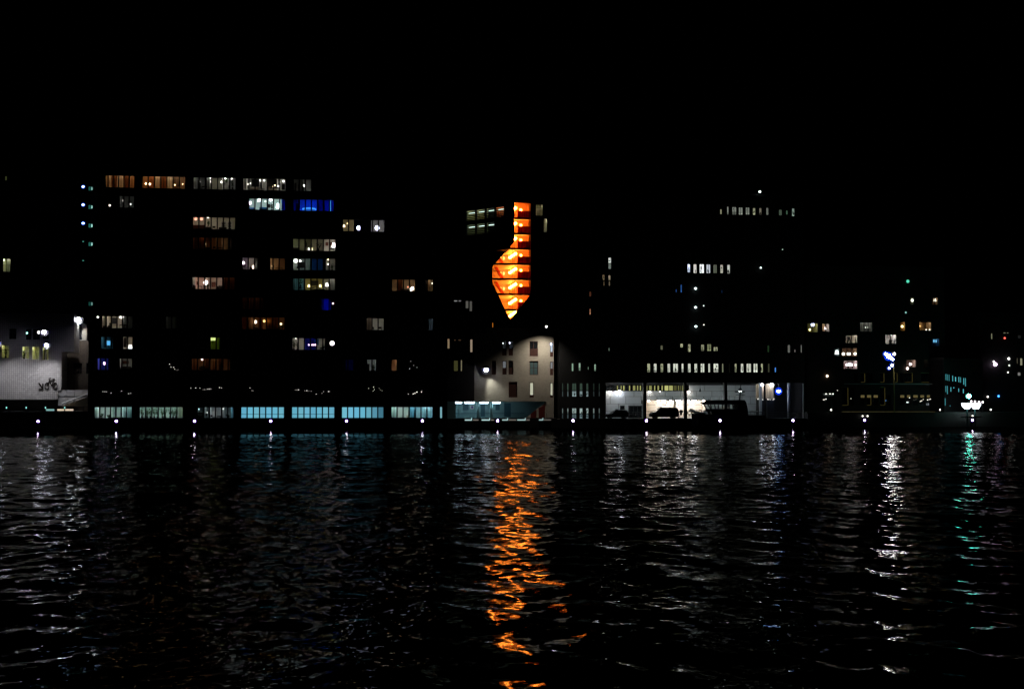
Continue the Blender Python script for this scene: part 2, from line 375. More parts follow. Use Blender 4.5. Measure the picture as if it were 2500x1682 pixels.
# ================================================================== the setting: river, quay, land
WREFL = .28          # even reflection strength, turned down to keep the water dark
def water_mat():
    m = bpy.data.materials.new('river_water'); m.use_nodes = True; n = m.node_tree; L = n.links
    n.nodes.remove(n.nodes['Principled BSDF'])
    b = n.nodes.new('ShaderNodeBsdfGlossy'); b.inputs['Color'].default_value = (WREFL, WREFL, WREFL * .98, 1); b.inputs['Roughness'].default_value = .02
    body = n.nodes.new('ShaderNodeBsdfDiffuse'); body.inputs[0].default_value = (.002, .003, .0035, 1)
    fr_ = n.nodes.new('ShaderNodeFresnel'); fr_.inputs['IOR'].default_value = 1.33; mxs = n.nodes.new('ShaderNodeMixShader')
    L.new(fr_.outputs[0], mxs.inputs[0]); L.new(body.outputs[0], mxs.inputs[1]); L.new(b.outputs[0], mxs.inputs[2]); L.new(mxs.outputs[0], n.nodes['Material Output'].inputs[0])
    geo = n.nodes.new('ShaderNodeNewGeometry')
    def noise(sx, sy, det=1.0, ofs=0):
        mp = n.nodes.new('ShaderNodeMapping'); mp.inputs['Scale'].default_value = (sx, sy, 1); mp.inputs['Location'].default_value = (ofs, ofs * 1.7, 0); mp.inputs['Rotation'].default_value = (0, 0, .12)
        t = n.nodes.new('ShaderNodeTexNoise'); t.noise_dimensions = '2D'; t.inputs['Scale'].default_value = 1; t.inputs['Detail'].default_value = det
        L.new(geo.outputs['Position'], mp.inputs[0]); L.new(mp.outputs[0], t.inputs['Vector']); return t.outputs[0]
    def mul(a, v):
        q = n.nodes.new('ShaderNodeMath'); q.operation = 'MULTIPLY'; L.new(a, q.inputs[0])
        if isinstance(v, float): q.inputs[1].default_value = v
        else: L.new(v, q.inputs[1])
        return q.outputs[0]
    def add(a, c):
        q = n.nodes.new('ShaderNodeMath'); q.operation = 'ADD'; L.new(a, q.inputs[0]); L.new(c, q.inputs[1]); return q.outputs[0]
    h = add(mul(noise(2.0, 2.6, 2.0, 23), .012), mul(noise(6.0, 8.0, 1.0, 31), .0016))
    # sheltered, nearly flat water under the far quay
    sep = n.nodes.new('ShaderNodeSeparateXYZ'); L.new(geo.outputs['Position'], sep.inputs[0])
    wob = mul(noise(.06, .02, 2.0, 50), 26.0); ya = add(sep.outputs[1], wob)
    mr = n.nodes.new('ShaderNodeMapRange'); mr.interpolation_type = 'SMOOTHSTEP'
    mr.inputs[1].default_value = -66; mr.inputs[2].default_value = -40; mr.inputs[3].default_value = 1.0; mr.inputs[4].default_value = .30
    L.new(ya, mr.inputs[0])
    # patches of wind
    pt = n.nodes.new('ShaderNodeMapRange'); pt.inputs[1].default_value = .35; pt.inputs[2].default_value = .65; pt.inputs[3].default_value = .72; pt.inputs[4].default_value = 1.15
    L.new(noise(.02, .05, 2.0, 77), pt.inputs[0])
    bp = n.nodes.new('ShaderNodeBump'); bp.inputs['Distance'].default_value = 1.0
    L.new(mul(mr.outputs[0], pt.outputs[0]), bp.inputs['Strength']); L.new(h, bp.inputs['Height']); L.new(bp.outputs[0], b.inputs['Normal']); L.new(bp.outputs[0], fr_.inputs['Normal'])
    return m
import numpy as np
WATER = water_mat()
WSLOPE, WCALM, YSEAM = .064, .16, -150.0
def river():
    """wind waves as real geometry where the river is in view; flat sheets carry on around it"""
    rg = np.random.default_rng(5); x0, x1, y0, y1 = -98.0, 102.0, -213.0, .9; n0, n1 = -66.0, 14.0
    NW = 60; lam = np.exp(np.linspace(math.log(.34), math.log(3.6), NW))
    ws = [(l, rg.normal(.12, .66) + (math.pi if rg.random() < .3 else 0), rg.random() * 6.283) for l in lam]
    lw = [(rg.uniform(8, 30), rg.uniform(0, 3.14), rg.random() * 6.28) for _ in range(8)]
    def height(X, Y, far):
        Hh = np.zeros_like(X); Hl = np.zeros_like(X)
        short = np.clip((YSEAM - Y) / 25, 0, 1)          # the shortest ripples are carried by the bump farther out
        for l, th, ph in ws:
            if far and l < .60: continue
            k = 2 * math.pi / l; arg = k * (math.cos(th) * X + math.sin(th) * Y) + ph
            h = WSLOPE * math.sqrt(2.0 / NW) * (1.1 if l < 1.6 else .85) / k * np.sin(arg + .6 * np.sin(arg * .37 + ph * 2))
            Hh += h * short if l < .60 else h
        for l, th, ph in lw:
            k = 2 * math.pi / l; Hl += .004 / k * np.sin(k * (math.cos(th) * X + math.sin(th) * Y) + ph)
        pat = 1 + .45 * np.exp(-((Y + 88) / 22) ** 2) + .18 * np.sin(X * .071 + 2 * np.sin(Y * .043) + 1.0) * np.sin(Y * .117 + 1.5 * np.sin(X * .05)) + .10 * np.sin(X * .21 + Y * .16)
        wob = 7 * np.sin(X * .11) + 4 * np.sin(X * .31 + 2)
        t = np.clip((Y + .5 * wob + 66) / 20, 0, 1); shelter = 1 - (1 - WCALM) * t * t * (3 - 2 * t)
        edge = np.clip(np.minimum(np.minimum(X - (x0 if far else n0), (x1 if far else n1) - X), Y - y0) / 3, 0, 1)
        return (Hh * pat * shelter + Hl * np.sqrt(shelter)) * edge
    def patch(xs, ys, far):
        X, Y = np.meshgrid(xs, ys); Zv = height(X, Y, far); n, m_ = X.shape
        co = np.stack([X, Y, Zv], -1).reshape(-1, 3)
        idx = np.arange(n * m_).reshape(n, m_); f = np.stack([idx[:-1, :-1], idx[:-1, 1:], idx[1:, 1:], idx[1:, :-1]], -1).reshape(-1)
        return co, f
    xf = np.arange(x0, x1 + .01, .17); yf = [YSEAM]
    while yf[-1] < y1: yf.append(yf[-1] + .22 + .26 * (yf[-1] - YSEAM) / 150)
    yf[-1] = y1
    xn = np.arange(n0, n1 + .01, .088); yn = [y0]
    while yn[-1] < YSEAM: yn.append(yn[-1] + .08 + .10 * (yn[-1] - y0) / 63)
    yn[-1] = YSEAM
    c1, f1 = patch(xf, np.array(yf), True); c2, f2 = patch(xn, np.array(yn), False)
    co = np.concatenate([c1, c2]); f = np.concatenate([f1, f2 + len(c1)])
    me = bpy.data.meshes.new('water'); nf = len(f) // 4
    me.vertices.add(len(co)); me.vertices.foreach_set('co', co.astype(np.float32).ravel())
    me.loops.add(len(f)); me.loops.foreach_set('vertex_index', f.astype(np.int32))
    me.polygons.add(nf); me.polygons.foreach_set('loop_start', np.arange(0, len(f), 4, dtype=np.int32)); me.polygons.foreach_set('loop_total', np.full(nf, 4, np.int32))
    me.polygons.foreach_set('use_smooth', np.ones(nf, bool)); me.update(calc_edges=True); me.materials.append(WATER)
    print('water quads', nf)
    o = bpy.data.objects.new('water', me); C.objects.link(o); tag(o, kind='structure')
    mb = MB()
    for a, b, c, d in ((-900, x0, -700, .9), (x1, 900, -700, .9), (x0, x1, -700, y0), (x0, n0, y0, YSEAM), (n1, x1, y0, YSEAM)): mb.quad((a, c, 0), (b, c, 0), (b, d, 0), (a, d, 0))
    tag(mb.build('water', WATER), kind='structure')
river()
def zrow(py, px=1250, y=0.0): return Fr(px, y).at(px, py)[1]
def xcol(px, y=0.0, py=1005): return Fr(0, y).at(px, py)[0] + Fr(0, y).o.x
XA, XB, XC = xcol(228), xcol(1062), xcol(1975)
ZL, ZD, ZR = zrow(1004.5, 100), zrow(1022), zrow(1006, 2150, 3)
tag(MB().quad((-2500, 60, ZD - .3), (2500, 60, ZD - .3), (2500, 3500, ZD - .3), (-2500, 3500, ZD - .3)).build('ground', M_PAVE), kind='structure')
q = MB().box(-900, XA - .02, .6, 60, -2, ZL - .01); tag(q.build('quay_wall', M_QUAY), kind='structure')
tag(MB().box(XA, XC, .8, 60, -2, ZD - .01).build('quay_wall', M_QUAY), kind='structure')
tag(MB().box(XC + .02, 900, .6, 60, -2, ZR - .01).build('quay_wall', M_QUAY), kind='structure')
for a, b, z in ((-900, XA - .05, ZL), (XA + .05, XC - .05, ZD), (XC + .05, 900, ZR)):
    tag(MB().box(a, b, .9, 60, z - .005, z).build('pavement', M_PAVE), kind='structure')

# the row of navigation lamps along the quay face
VIOLET = (.30, .10, 1.0)
E_QL = emit((1.0, .86, 1.0), 75, 'quay_lamp_glow'); E_QR = emit(VIOLET, .8, 'quay_lamp_halo_glow')
qx = [93, 284, 475, 661, 846, 1031, 1215, 1399, 1578, 1758, 1936, 2111, 2374]
near = ['below the arrow of the bicycle sign', 'under the leftmost white ground-floor window bay', 'under the dim grey meeting room window', 'under the leftmost pale blue window bay',
        'under the rightmost pale blue window bay', 'under the cyan striped window bay', 'below the covered passage with tube lights', 'below the narrow slit windows', 'below the gap between people carrier and van',
        'below the moored dark patrol boat', 'below the blue lamp of the arcade', 'below the brick housing with café windows', 'below the bright white landing pavilion']
proto = None
for i, px in enumerate(qx):
    f = Fr(px, -5.2); x, z = f.at(px, 1028.3 - i * .22)
    p = f.world(x, 0, z)
    if proto is None:
        proto = thing('quay_lamp', '', 'lamp', p)
        MB().tube((0, .3, 0), (0, .02, 0), .15, .20, 14).build('housing', M_METAL, proto)
        MB().torus((0, 0, 0), .18, .075).build('halo_ring', E_QR, proto, smooth=True)  # glowing ring imitates the violet halo around the lamp
        MB().ball((0, 0, 0), .12, .12, .12).build('lens', E_QL, proto, smooth=True)
        MB().tube((0, .45, -2.6), (0, .45, .25), .17, n=12).build('mooring_pile', M_METAL, proto); MB().box(-.07, .07, .3, .4, -.06, .06).build('bracket', M_METAL, proto)
        o = proto
    else: o = copy_tree(proto); o.location = p
    tag(o, f'round white quay lamp {near[i]}', 'lamp', 'lamps along the quay face')

# ================================================================== tall apartment block at left
GRP_B = 'dark apartment blocks on the quay'
BAYS = [(230, 322), (340, 447), (466, 571), (588, 694), (712, 817), (834, 937), (955, 1057)]
ROWS = [(525, 433, 463.5), (650, 484.5, 514), (525, 530, 560.5), (765, 583, 613.5), (765, 630.5, 661), (765, 679.3, 709.5), (640, 726.5, 757), (280, 771, 802.5), (765, 824.5, 855), (280, 874, 904), (765, 924, 954), (640, 992.8, 1021.2)]
WARM, NEUT, COOL, TEAL = (1, .80, .58), (1, .93, .82), (.86, .95, 1), (.62, .95, 1.0)
CREAM, WHITE, GREY, TAN, BROWN, BLUE = (.68, .62, .54), (.74, .73, .70), (.55, .56, .55), (.60, .45, .30), (.45, .26, .14), (.10, .22, .62)
FT = Fr(520, 0.0, 0, 0.0); FL = Fr(950, 0.0, 0, 0.0)
tall = FT.root('apartment_building', 'tall black apartment block with lit window bands at left', 'building', GRP_B)
low = FL.root('apartment_building', 'lower black apartment block beside the white brick house', 'building', GRP_B)
def cell(b, r):
    fr = FT if b < 5 else FL
    a, c = fr.at(BAYS[b][0], 1007)[0], fr.at(BAYS[b][1], 1007)[0]
    px, t, bt = ROWS[r]; f0 = FT
    return a, c, f0.at(px, bt)[1], f0.at(px, t)[1]
LIT = {}
def lit(b, r, rooms, curtains=(), panes=None): LIT[(b - 1, r - 1)] = (rooms, curtains, panes)
OR_C, BR_C, CR_C, GY_C = (.62, .33, .16), (.20, .075, .03), (.70, .52, .36), (.6, .6, .58)
# rooms: (px0, px1, wall colour, light colour, level); curtains: (px0, px1, colour)
lit(1, 1, [(250, 322, TAN, WARM, .30)], [(250, 263, CR_C), (264, 278, BR_C), (279, 292, CR_C), (294, 308, BR_C), (309, 322, OR_C)])
lit(2, 1, [(341, 447, TAN, WARM, .40)], [(341, 354, OR_C), (356, 370, (.4, .14, .05)), (372, 385, CR_C), (387, 400, BR_C), (402, 415, (.76, .66, .52)), (417, 430, (.3, .2, .14)), (432, 447, (.42, .3, .22))])
lit(3, 1, [(466, 472, WHITE, NEUT, .6), (472.2, 494, GREY, NEUT, .07), (494.2, 500, WHITE, NEUT, .55), (500.2, 506, GREY, NEUT, .03), (506.2, 537, (.5, .48, .4), NEUT, .12), (537.2, 551, WHITE, NEUT, .60), (551.2, 571, GREY, NEUT, .13)])
lit(4, 1, [(588, 596, WHITE, NEUT, .45), (596.2, 604, WHITE, NEUT, .36), (604.2, 628, WHITE, NEUT, .10), (628.2, 634, WHITE, NEUT, .22), (634.2, 648, WHITE, NEUT, .34), (648.2, 672, WHITE, NEUT, .09), (672.2, 680, WHITE, NEUT, .42), (680.2, 694, WHITE, NEUT, .26)])
lit(5, 1, [(712, 736, GREY, NEUT, .04), (736.2, 756, GREY, NEUT, .08)])
lit(1, 2, [(285, 322, GREY, NEUT, .012)])
lit(4, 2, [(601, 684, (.60, .68, .62), (.8, 1, .95), .44), (685, 694, (.05, .1, .5), (.1, .2, 1), .10)])
lit(5, 2, [(712, 722, (.10, .18, .5), (.02, .12, 1.0), .14), (722.2, 729, (.10, .18, .5), (.02, .12, 1.0), .04), (729.2, 772, (.20, .30, .75), (.02, .12, 1.0), .34), (772.2, 788, (.18, .28, .7), (.02, .1, 1.0), .20), (788.2, 812, (.2, .3, .75), (.02, .1, 1.0), .24)])
lit(3, 3, [(466, 571, (.66, .63, .54), NEUT, .34)])
lit(3, 4, [(466, 480, (.4, .24, .14), (1, .6, .3), .010), (480.2, 495, (.4, .24, .14), (1, .6, .3), .022), (495.2, 509, (.4, .24, .14), (1, .6, .3), .028), (509.2, 523, (.42, .27, .16), (1, .64, .34), .04), (523.2, 537, (.45, .3, .2), (1, .68, .4), .055), (537.2, 552, (.5, .38, .28), (1, .72, .5), .11), (555, 559, CREAM, WARM, .2)], [(480, 495, BR_C)])
lit(5, 4, [(712, 726, (.62, .64, .52), (1, .97, .75), .36), (726.2, 742, (.60, .60, .48), (1, .95, .72), .22), (742.2, 756, (.5, .48, .36), (1, .9, .65), .07), (756.2, 772, (.6, .58, .5), NEUT, .22), (772.2, 787, (.68, .64, .58), NEUT, .30), (787.2, 817, (.70, .66, .62), NEUT, .50)])
lit(4, 5, [(588, 602, (.6, .56, .56), (1, .93, .90), .16), (602.2, 617, (.70, .66, .64), (1, .93, .90), .50), (617.2, 625, (.68, .65, .63), (1, .93, .90), .38), (657, 675, (.55, .42, .3), WARM, .16), (675.2, 694, (.5, .34, .22), WARM, .09)])
lit(5, 5, [(712, 726, (.66, .70, .66), (.88, 1, .95), .48), (726.2, 752, (.5, .56, .54), (.85, 1, .95), .12), (752.2, 757, (.62, .68, .64), (.85, 1, .95), .40), (759, 773, (.10, .24, .42), (.35, .75, 1), .06), (774, 788, (.10, .24, .42), (.35, .75, 1), .05), (793, 799, WHITE, NEUT, .44), (799.2, 817, GREY, NEUT, .16)])
lit(3, 6, [(466, 472, WHITE, NEUT, .45), (472.2, 500, (.66, .50, .42), (1, .82, .68), .36), (500.2, 543, (.66, .55, .48), (1, .86, .74), .46), (544, 571, BROWN, WARM, .020)], [(545, 571, BR_C)])
lit(5, 6, [(712, 718, (.40, .52, .52), TEAL, .10), (718.2, 727, (.40, .52, .52), TEAL, .30), (727.2, 737, (.5, .66, .68), TEAL, .44), (737.2, 743, (.4, .5, .5), TEAL, .16), (743.2, 788, (.55, .50, .34), (1, .88, .55), .07), (788.2, 803, (.55, .52, .42), (1, .92, .7), .13), (803.2, 817, GREY, NEUT, .22)], [(803.5, 817, GY_C)])
lit(4, 7, [(588, 640, BROWN, WARM, .012)], [(589, 603, BR_C), (605, 618, BR_C), (620, 640, BR_C)])
lit(5, 7, [(784, 806, (.05, .10, .55), (.05, .15, 1), .16)])
lit(1, 8, [(246, 257, CREAM, NEUT, .28), (257.2, 296, CREAM, NEUT, .38), (297, 308, GREY, NEUT, .09), (308.2, 322, GREY, NEUT, .03)])
lit(2, 8, [(402, 424, GREY, NEUT, .016)])
lit(4, 8, [(588, 694, BROWN, WARM, .010)], [(589, 602, BR_C), (604, 618, OR_C), (628, 640, BR_C), (648, 662, BR_C), (664, 678, BR_C)])
lit(6, 8, [(892, 937, WHITE, NEUT, .42)], [(893, 908, (.25, .2, .17))])
lit(1, 9, [(244, 272, (.10, .2, .26), TEAL, .07), (298, 322, CREAM, NEUT, .24)])
lit(5, 9, [(712, 742, (.66, .64, .60), NEUT, .50), (743, 770, (.05, .08, .35), (.2, .3, 1), .06), (771, 792, (.68, .66, .62), NEUT, .44)])
lit(1, 10, [(236, 262, (.08, .12, .35), (.3, .45, 1), .05), (290, 322, GREY, NEUT, .20)])
lit(3, 10, [(466, 560, BROWN, WARM, .025)], [(468, 480, OR_C), (500, 512, BR_C), (516, 528, OR_C), (532, 545, BR_C)])
lit(6, 3, [(834, 862, (.62, .58, .46), NEUT, .17), (905, 937, (.5, .48, .42), NEUT, .10)])
lit(6, 10, [(843, 862, (.05, .08, .3), (.2, .3, 1), .015), (896, 918, WHITE, COOL, .42)])
lit(7, 10, [(955, 968, (.6, .42, .32), WARM, .28)])
lit(7, 6, [(955, 1013, (.50, .38, .26), WARM, .06), (1040, 1057, (.5, .42, .32), WARM, .14)], [(968, 982, BR_C), (1043, 1050, CR_C)])
lit(7, 8, [(1046, 1057, GREY, (.6, .75, 1), .16)])
lit(3, 9, [(512, 534, (.6, .68, .2), (.9, 1, .4), .006)])
# ground floor
lit(1, 12, [(230, 236, (.5, .6, .58), (.8, 1, .96), .7), (236.2, 268, (.70, .76, .74), (.84, 1, .97), 2.1), (268.2, 296, (.66, .74, .72), (.80, 1, .96), 1.6), (296.2, 322, (.6, .68, .68), (.75, 1, .98), 1.1)], [(300, 311, (.55, .65, .66)), (312, 322, (.3, .42, .42))])
lit(2, 12, [(340, 447, (.58, .68, .64), (.80, 1, .95), 1.25)], [(434, 447, (.75, .75, .62))])
lit(3, 12, [(480, 500, (.4, .46, .48), (.8, .95, 1), .08), (500.2, 512, (.5, .55, .57), (.85, .95, 1), .2), (512.2, 545, (.58, .6, .62), (.9, .97, 1), .46), (545.2, 563, (.52, .56, .58), (.85, .95, 1), .3), (563.2, 571, (.5, .7, .76), TEAL, .9)])
BL = [(.145, .50, .70), (.15, .52, .70), (.17, .52, .66), (.16, .50, .68)]
def frosted(k, e): return emit(BL[k % 4], round(e, 2))
lit(4, 12, [], (), [frosted(k, .80 + .05 * ((k * 5) % 3)) for k in range(7)])
lit(5, 12, [], (), [frosted(k + 1, .78 + .05 * ((k * 4) % 3)) for k in range(7)])
lit(6, 12, [], (), [frosted(k + 2, e) for k, e in enumerate((.92, .95, .9, .86, .74, .56, .34))])
lit(7, 12, [(955, 999, (.66, .72, .70), (.84, 1, .97), 2.3), (999.2, 1016, (.4, .6, .66), (.6, .93, 1), .9), (1016.2, 1057, (.56, .70, .74), (.68, .96, 1), 1.9)], [(1002, 1017, (.30, .5, .6)), (955, 970, (.6, .8, .8)), (1032, 1057, (.45, .62, .68))])
holes_t, holes_l = [], []
for b in range(7):
    for r in range(12):
        if b > 4 and r < 2: continue
        (holes_t if b < 5 else holes_l).append(cell(b, r))
extra = FL.rect(1074, 1080, 992.8, 1021)
xt0, xt1 = FT.at(214, 1007)[0], FT.at(826, 1007)[0]
xl0, xl1 = FL.at(826, 1007)[0] + .01, FL.at(1092, 1007)[0]
ztop = FT.at(525, 408)[1]; zlow = FT.at(900, 508)[1]
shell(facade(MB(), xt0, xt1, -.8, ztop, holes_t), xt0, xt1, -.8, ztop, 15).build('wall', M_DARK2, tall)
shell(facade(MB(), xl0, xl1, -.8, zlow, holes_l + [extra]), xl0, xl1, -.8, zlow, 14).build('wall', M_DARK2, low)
roof_part(tall, xt0, xt1, ztop, 15, M_METAL); roof_part(low, xl0, xl1, zlow, 14, M_METAL)
M_DGLASS = principled('unlit_glass', (.012, .014, .016), .06, spec=.5)
for b in range(7):
    fr, root = (FT, tall) if b < 5 else (FL, low)
    for r in range(12):
        if b > 4 and r < 2: continue
        a, c, z0, z1 = cell(b, r)
        if (b, r) not in LIT:
            window(root, a, c, z0, z1, 7, whole=True, pane_mat=M_DGLASS); continue
        rooms, curts, panes = LIT[(b, r)]
        wn = window(root, a, c, z0, z1, 7, bar=.08, mull=.20, pane_mat=panes, tr=.36 if r == 11 and b in (3, 4) else None)
        sh = fr.at(BAYS[b][0], 1007)[0]
        X = lambda px: fr.at(px, 1007)[0]
        for p0, p1, wc, lc, lv in rooms: room_box(wn, max(a, X(p0)), min(c, X(p1)), z0, z1, wc, lc, lv)
        for p0, p1, cc in curts: curtain_part(wn, X(p0), X(p1), z0, z1, cc)
wn = window(low, *extra, 1, pane_mat=emit((.25, .55, .62), .75))
# stair gallery at the left corner: bulkhead lamps and small teal windows
for k, (py, e) in enumerate(((457, 14), (501, 14), (546, 14), (590.5, .35), (637, .3))):
    x, z = FT.at(216, py)
    L_ = MB().ball((x - .75, -.18, z), .17 if e > 1 else .12, .12, .10 if e > 1 else .07).build('gallery_lamp', emit((.62, .86, 1.0) if e > 1 else (.2, .9, .7), e), tall, smooth=True)
    if e > 1: MB().torus((x - .75, -.12, z), .19, .09).build('halo_ring', emit((.03, .12, 1), .9), L_, smooth=True)  # blue halo of the lamp put in as a glowing ring
    MB().box(x - .95, x - .02, -.06, .02, z + .17, z + .23).build('lamp_arm', M_METAL, L_)
for py, e in ((461, .5), (506, .6), (551.5, .8), (596.5, .7), (742, .3)):
    x, z = FT.at(221.5, py)
    wp = MB().box(x - .36, x + .40, -.05, -.01, z - .36, z + .36).build('window', M_FRAME, tall)
    MB().box(x - .30, x + .02, -.07, -.052, z - .28, z + .28).build('pane', emit((.06, .42, .34), round(e * .35, 2)), wp); MB().box(x + .10, x + .26, -.07, -.052, z - .22, z + .22).build('pane', emit((.45, .95, .85), round(e * 1.2, 2)), wp)
# ---- things in the rooms (photograph columns and rows, metres behind the glass)
RW = ['top-row', 'second-row', 'third-row', 'fourth-row', 'fifth-row', 'sixth-row', 'seventh-row', 'eighth-row', 'ninth-row', 'tenth-row', 'eleventh-row', 'ground-floor']
def place(b, r): return f'the {RW[r - 1]} window, {ORD[b - 1]} column from left'
PINK, LWARM, LWHT = (1, .72, .90), (1, .72, .42), (1, .95, .9)
def lamps(b, r, lst):
    fr = FT if b < 6 else FL
    for q in lst:
        px, py, rad, col, E, wd, form = q[:7]
        lamp_item(fr, place(b, r), px, py, q[7] if len(q) > 7 else 1.4, rad, col, E, wd, form)
lamps(2, 1, [(356, 449, .12, LWARM, 12, 'orange', 'spot', .37), (366, 450, .13, LWARM, 14, 'orange', 'spot', .37), (427, 452, .09, LWARM, 8, 'orange', 'spot', .37), (446, 450, .09, LWARM, 7, 'orange', 'spot', .37)])
lamps(3, 1, [(487, 444, .12, LWHT, 4, 'white', 'spot'), (514, 444, .14, LWHT, 5, 'white', 'spot'), (541, 445, .16, LWHT, 6, 'white', 'spot'), (513, 434, .14, LWHT, 10, 'bright white', 'spot', 1), (550, 436, .13, LWHT, 8, 'bright white', 'spot', 1), (566, 437, .12, LWHT, 7, 'bright white', 'spot', 1)])
lamps(4, 1, [(606, 450, .13, LWHT, 7, 'white', 'hang'), (611, 448, .1, LWHT, 7, 'white', 'hang'), (611, 461, .14, (1, .75, .6), 7, 'pinkish', 'spot'), (636, 441, .13, LWHT, 9, 'white', 'hang'), (645, 441, .12, LWHT, 7, 'white', 'hang'), (683, 445, .12, LWHT, 8, 'white', 'hang'), (692, 443, .14, LWHT, 8, 'white', 'hang'), (671, 453, .12, LWARM, 5, 'warm', 'spot'), (667, 456, .1, LWARM, 5, 'warm', 'spot'), (680, 455, .12, LWHT, 6, 'cool', 'spot')])
lamps(5, 1, [(743, 454, .15, LWHT, 5, 'white', 'spot')])
lamps(1, 2, [(268, 502, .14, (1, .85, .7), 4, 'white', 'spot'), (301, 490, .12, LWHT, 1.2, 'tall grey', 'stand'), (319, 499, .11, LWHT, 3, 'round white', 'spot')])
lamps(4, 2, [(610, 496, .24, (1, .66, 1), 8, 'pink', 'hang', .6), (634, 488, .27, (.75, .85, 1), 9, 'bluish white', 'hang'), (661, 488, .24, (.75, .85, 1), 8, 'bluish white', 'hang'), (630, 492, .1, LWHT, 6, 'small white', 'spot'), (648, 492, .1, LWHT, 6, 'small white', 'spot'), (679, 503, .34, (.80, .90, 1), 8, 'large bluish', 'stand')])
lamps(3, 3, [(478, 535, .22, (1, .40, .28), 2.6, 'red', 'hang', .8), (492, 535, .22, (1, .40, .28), 2.6, 'red', 'hang', .8), (508, 531, .13, LWHT, 8, 'white', 'spot')])
lamps(3, 4, [(501, 596, .12, LWARM, 2.2, 'dim orange', 'spot')])
lamps(5, 4, [(815, 599, .32, (1, .93, .9), 7, 'glaring white', 'stand', .7), (754, 608, .15, LWHT, 3, 'small white', 'stand'), (761, 608, .2, (1, .85, .5), 2, 'yellowish', 'stand')])
lamps(4, 5, [(594, 642, .22, (1, .7, 1), 8, 'pink', 'hang', .5), (619, 652, .22, (1, .75, .6), 7, 'warm white', 'stand', .8), (666, 650, .16, LWARM, 5, 'warm', 'hang')])
lamps(5, 5, [(722, 637, .3, LWHT, 4, 'white', 'hang'), (732, 638, .22, LWHT, 5, 'white', 'hang'), (802, 634, .14, LWARM, 7, 'orange', 'spot'), (801, 645, .12, LWHT, 6, 'small white', 'spot')])
lamps(3, 6, [(502, 690, .34, (1, .85, .85), 9, 'large glaring', 'hang', .8)])
lamps(5, 6, [(754, 698, .17, (1, .84, .35), 7, 'yellow bedside', 'stand'), (782, 698, .17, (1, .84, .35), 7, 'yellow bedside', 'stand'), (798, 695, .26, LWHT, 3.5, 'tall white', 'stand')])
lamps(5, 7, [(813, 741, .13, (1, .6, .6), 5, 'pink', 'spot', .6)])
lamps(1, 8, [(239, 774, .15, LWHT, 4, 'white', 'spot', .6), (297, 772.5, .32, LWHT, 7, 'oval white', 'hang', .6)])
lamps(4, 8, [(623, 786, .27, (1, .78, .62), 4, 'round pink', 'hang', .6), (645, 784, .17, (1, .66, .2), 4, 'orange flame', 'hang', .6), (656, 784, .17, (1, .66, .2), 4, 'orange flame', 'hang', .6), (686, 791, .16, (1, .75, .45), 4, 'warm white', 'hang', .6)])
lamps(1, 9, [(318, 847, .34, LWHT, 2, 'large white', 'stand', .8)])
lamps(5, 9, [(722, 825, .13, LWHT, 8, 'white', 'spot', .8), (811, 838, .33, (1, .82, .86), 8, 'round pinkish', 'hang', .6)] + [(754 + 4 * k, 842, .10, (1, .6, .85), 6, 'pink', 'hang', .8) for k in range(5)])
lamps(3, 9, [(517, 827, .30, (.75, .9, .3), 1.2, 'yellow-green', 'spot', .5), (523, 827, .30, (.75, .9, .3), 1.2, 'yellow-green', 'spot', .5)])
lamps(1, 10, [(256, 887, .22, (1, .6, 1), 9, 'magenta', 'hang', .6)])
lamps(3, 10, [(494, 876.5, .22, (1, .7, .65), 4, 'pink', 'hang', .4)])
lamps(6, 3, [(840, 552, .17, LWARM, 6, 'warm', 'stand', .7), (848, 546, .1, LWARM, 4, 'tiny warm', 'spot', .8), (876, 557, .33, (.66, .66, 1), 9, 'bluish white', 'hang', .5), (921, 557, .36, (.72, .72, 1), 9, 'bluish white', 'hang', .6)])
lamps(7, 6, [(1007, 704, .22, (1, .82, .66), 9, 'glaring white', 'stand', .7), (1003, 707, .24, (1, .82, .66), 8, 'low white', 'spot', .6), (996, 701, .12, (1, .35, .2), 2, 'red', 'spot', .8), (1055, 692, .1, LWHT, 4, 'small white', 'spot', .5)])
lamps(3, 12, [(486, 999, .08, TEAL, 4, 'tiny', 'spot', .8), (545, 998, .1, LWHT, 4, 'white', 'hang', .8), (506, 1007, .08, LWHT, 4, 'tiny', 'spot', .8)])
lamps(2, 12, [(417, 996, .1, LWHT, 4, 'white', 'spot')])
DK = M_DUSK
def furns(b, r, lst):
    fr = FT if b < 6 else FL
    for q in lst: furn(fr, place(b, r), q[0], q[1], q[2], q[3], q[4], q[5], q[6] if len(q) > 6 else None, q[7] if len(q) > 7 else 'dark')
M_REDB = principled('red_brown_wood', (.16, .05, .03), .5); M_WALLD = principled('black_art', (.02, .02, .025), .5); M_TEALF = principled('blue_upholstery', (.03, .14, .32), .8)
furns(3, 1, [('cabinet', 483, 490, 441, 464, 2.2), ('cabinet', 504, 509, 438, 464, 1.6), ('table', 492, 506, 456, 464, 1), ('plant', 549, 556, 438, 447, 1.5), ('plant', 564, 572, 437, 464, .8), ('chair', 556, 561, 452, 464, 1.2)])
furns(4, 1, [('picture', 615, 637, 439, 455, 2.9, M_WALLD, 'black'), ('picture', 655, 680, 437, 456, 2.9, M_WALLD, 'black'), ('sofa', 612, 634, 457, 464, 1.6, M_CREAMW, 'cream'), ('table', 660, 680, 458, 464, 1.0), ('chair', 640, 646, 461, 466, 1.0), ('cabinet', 688, 696, 450, 464, .7)])
furns(5, 1, [('cabinet', 719, 724, 447, 468, 1.5), ('chair', 728, 732, 450, 468, 1.2), ('cabinet', 737, 742, 456, 468, .9)])
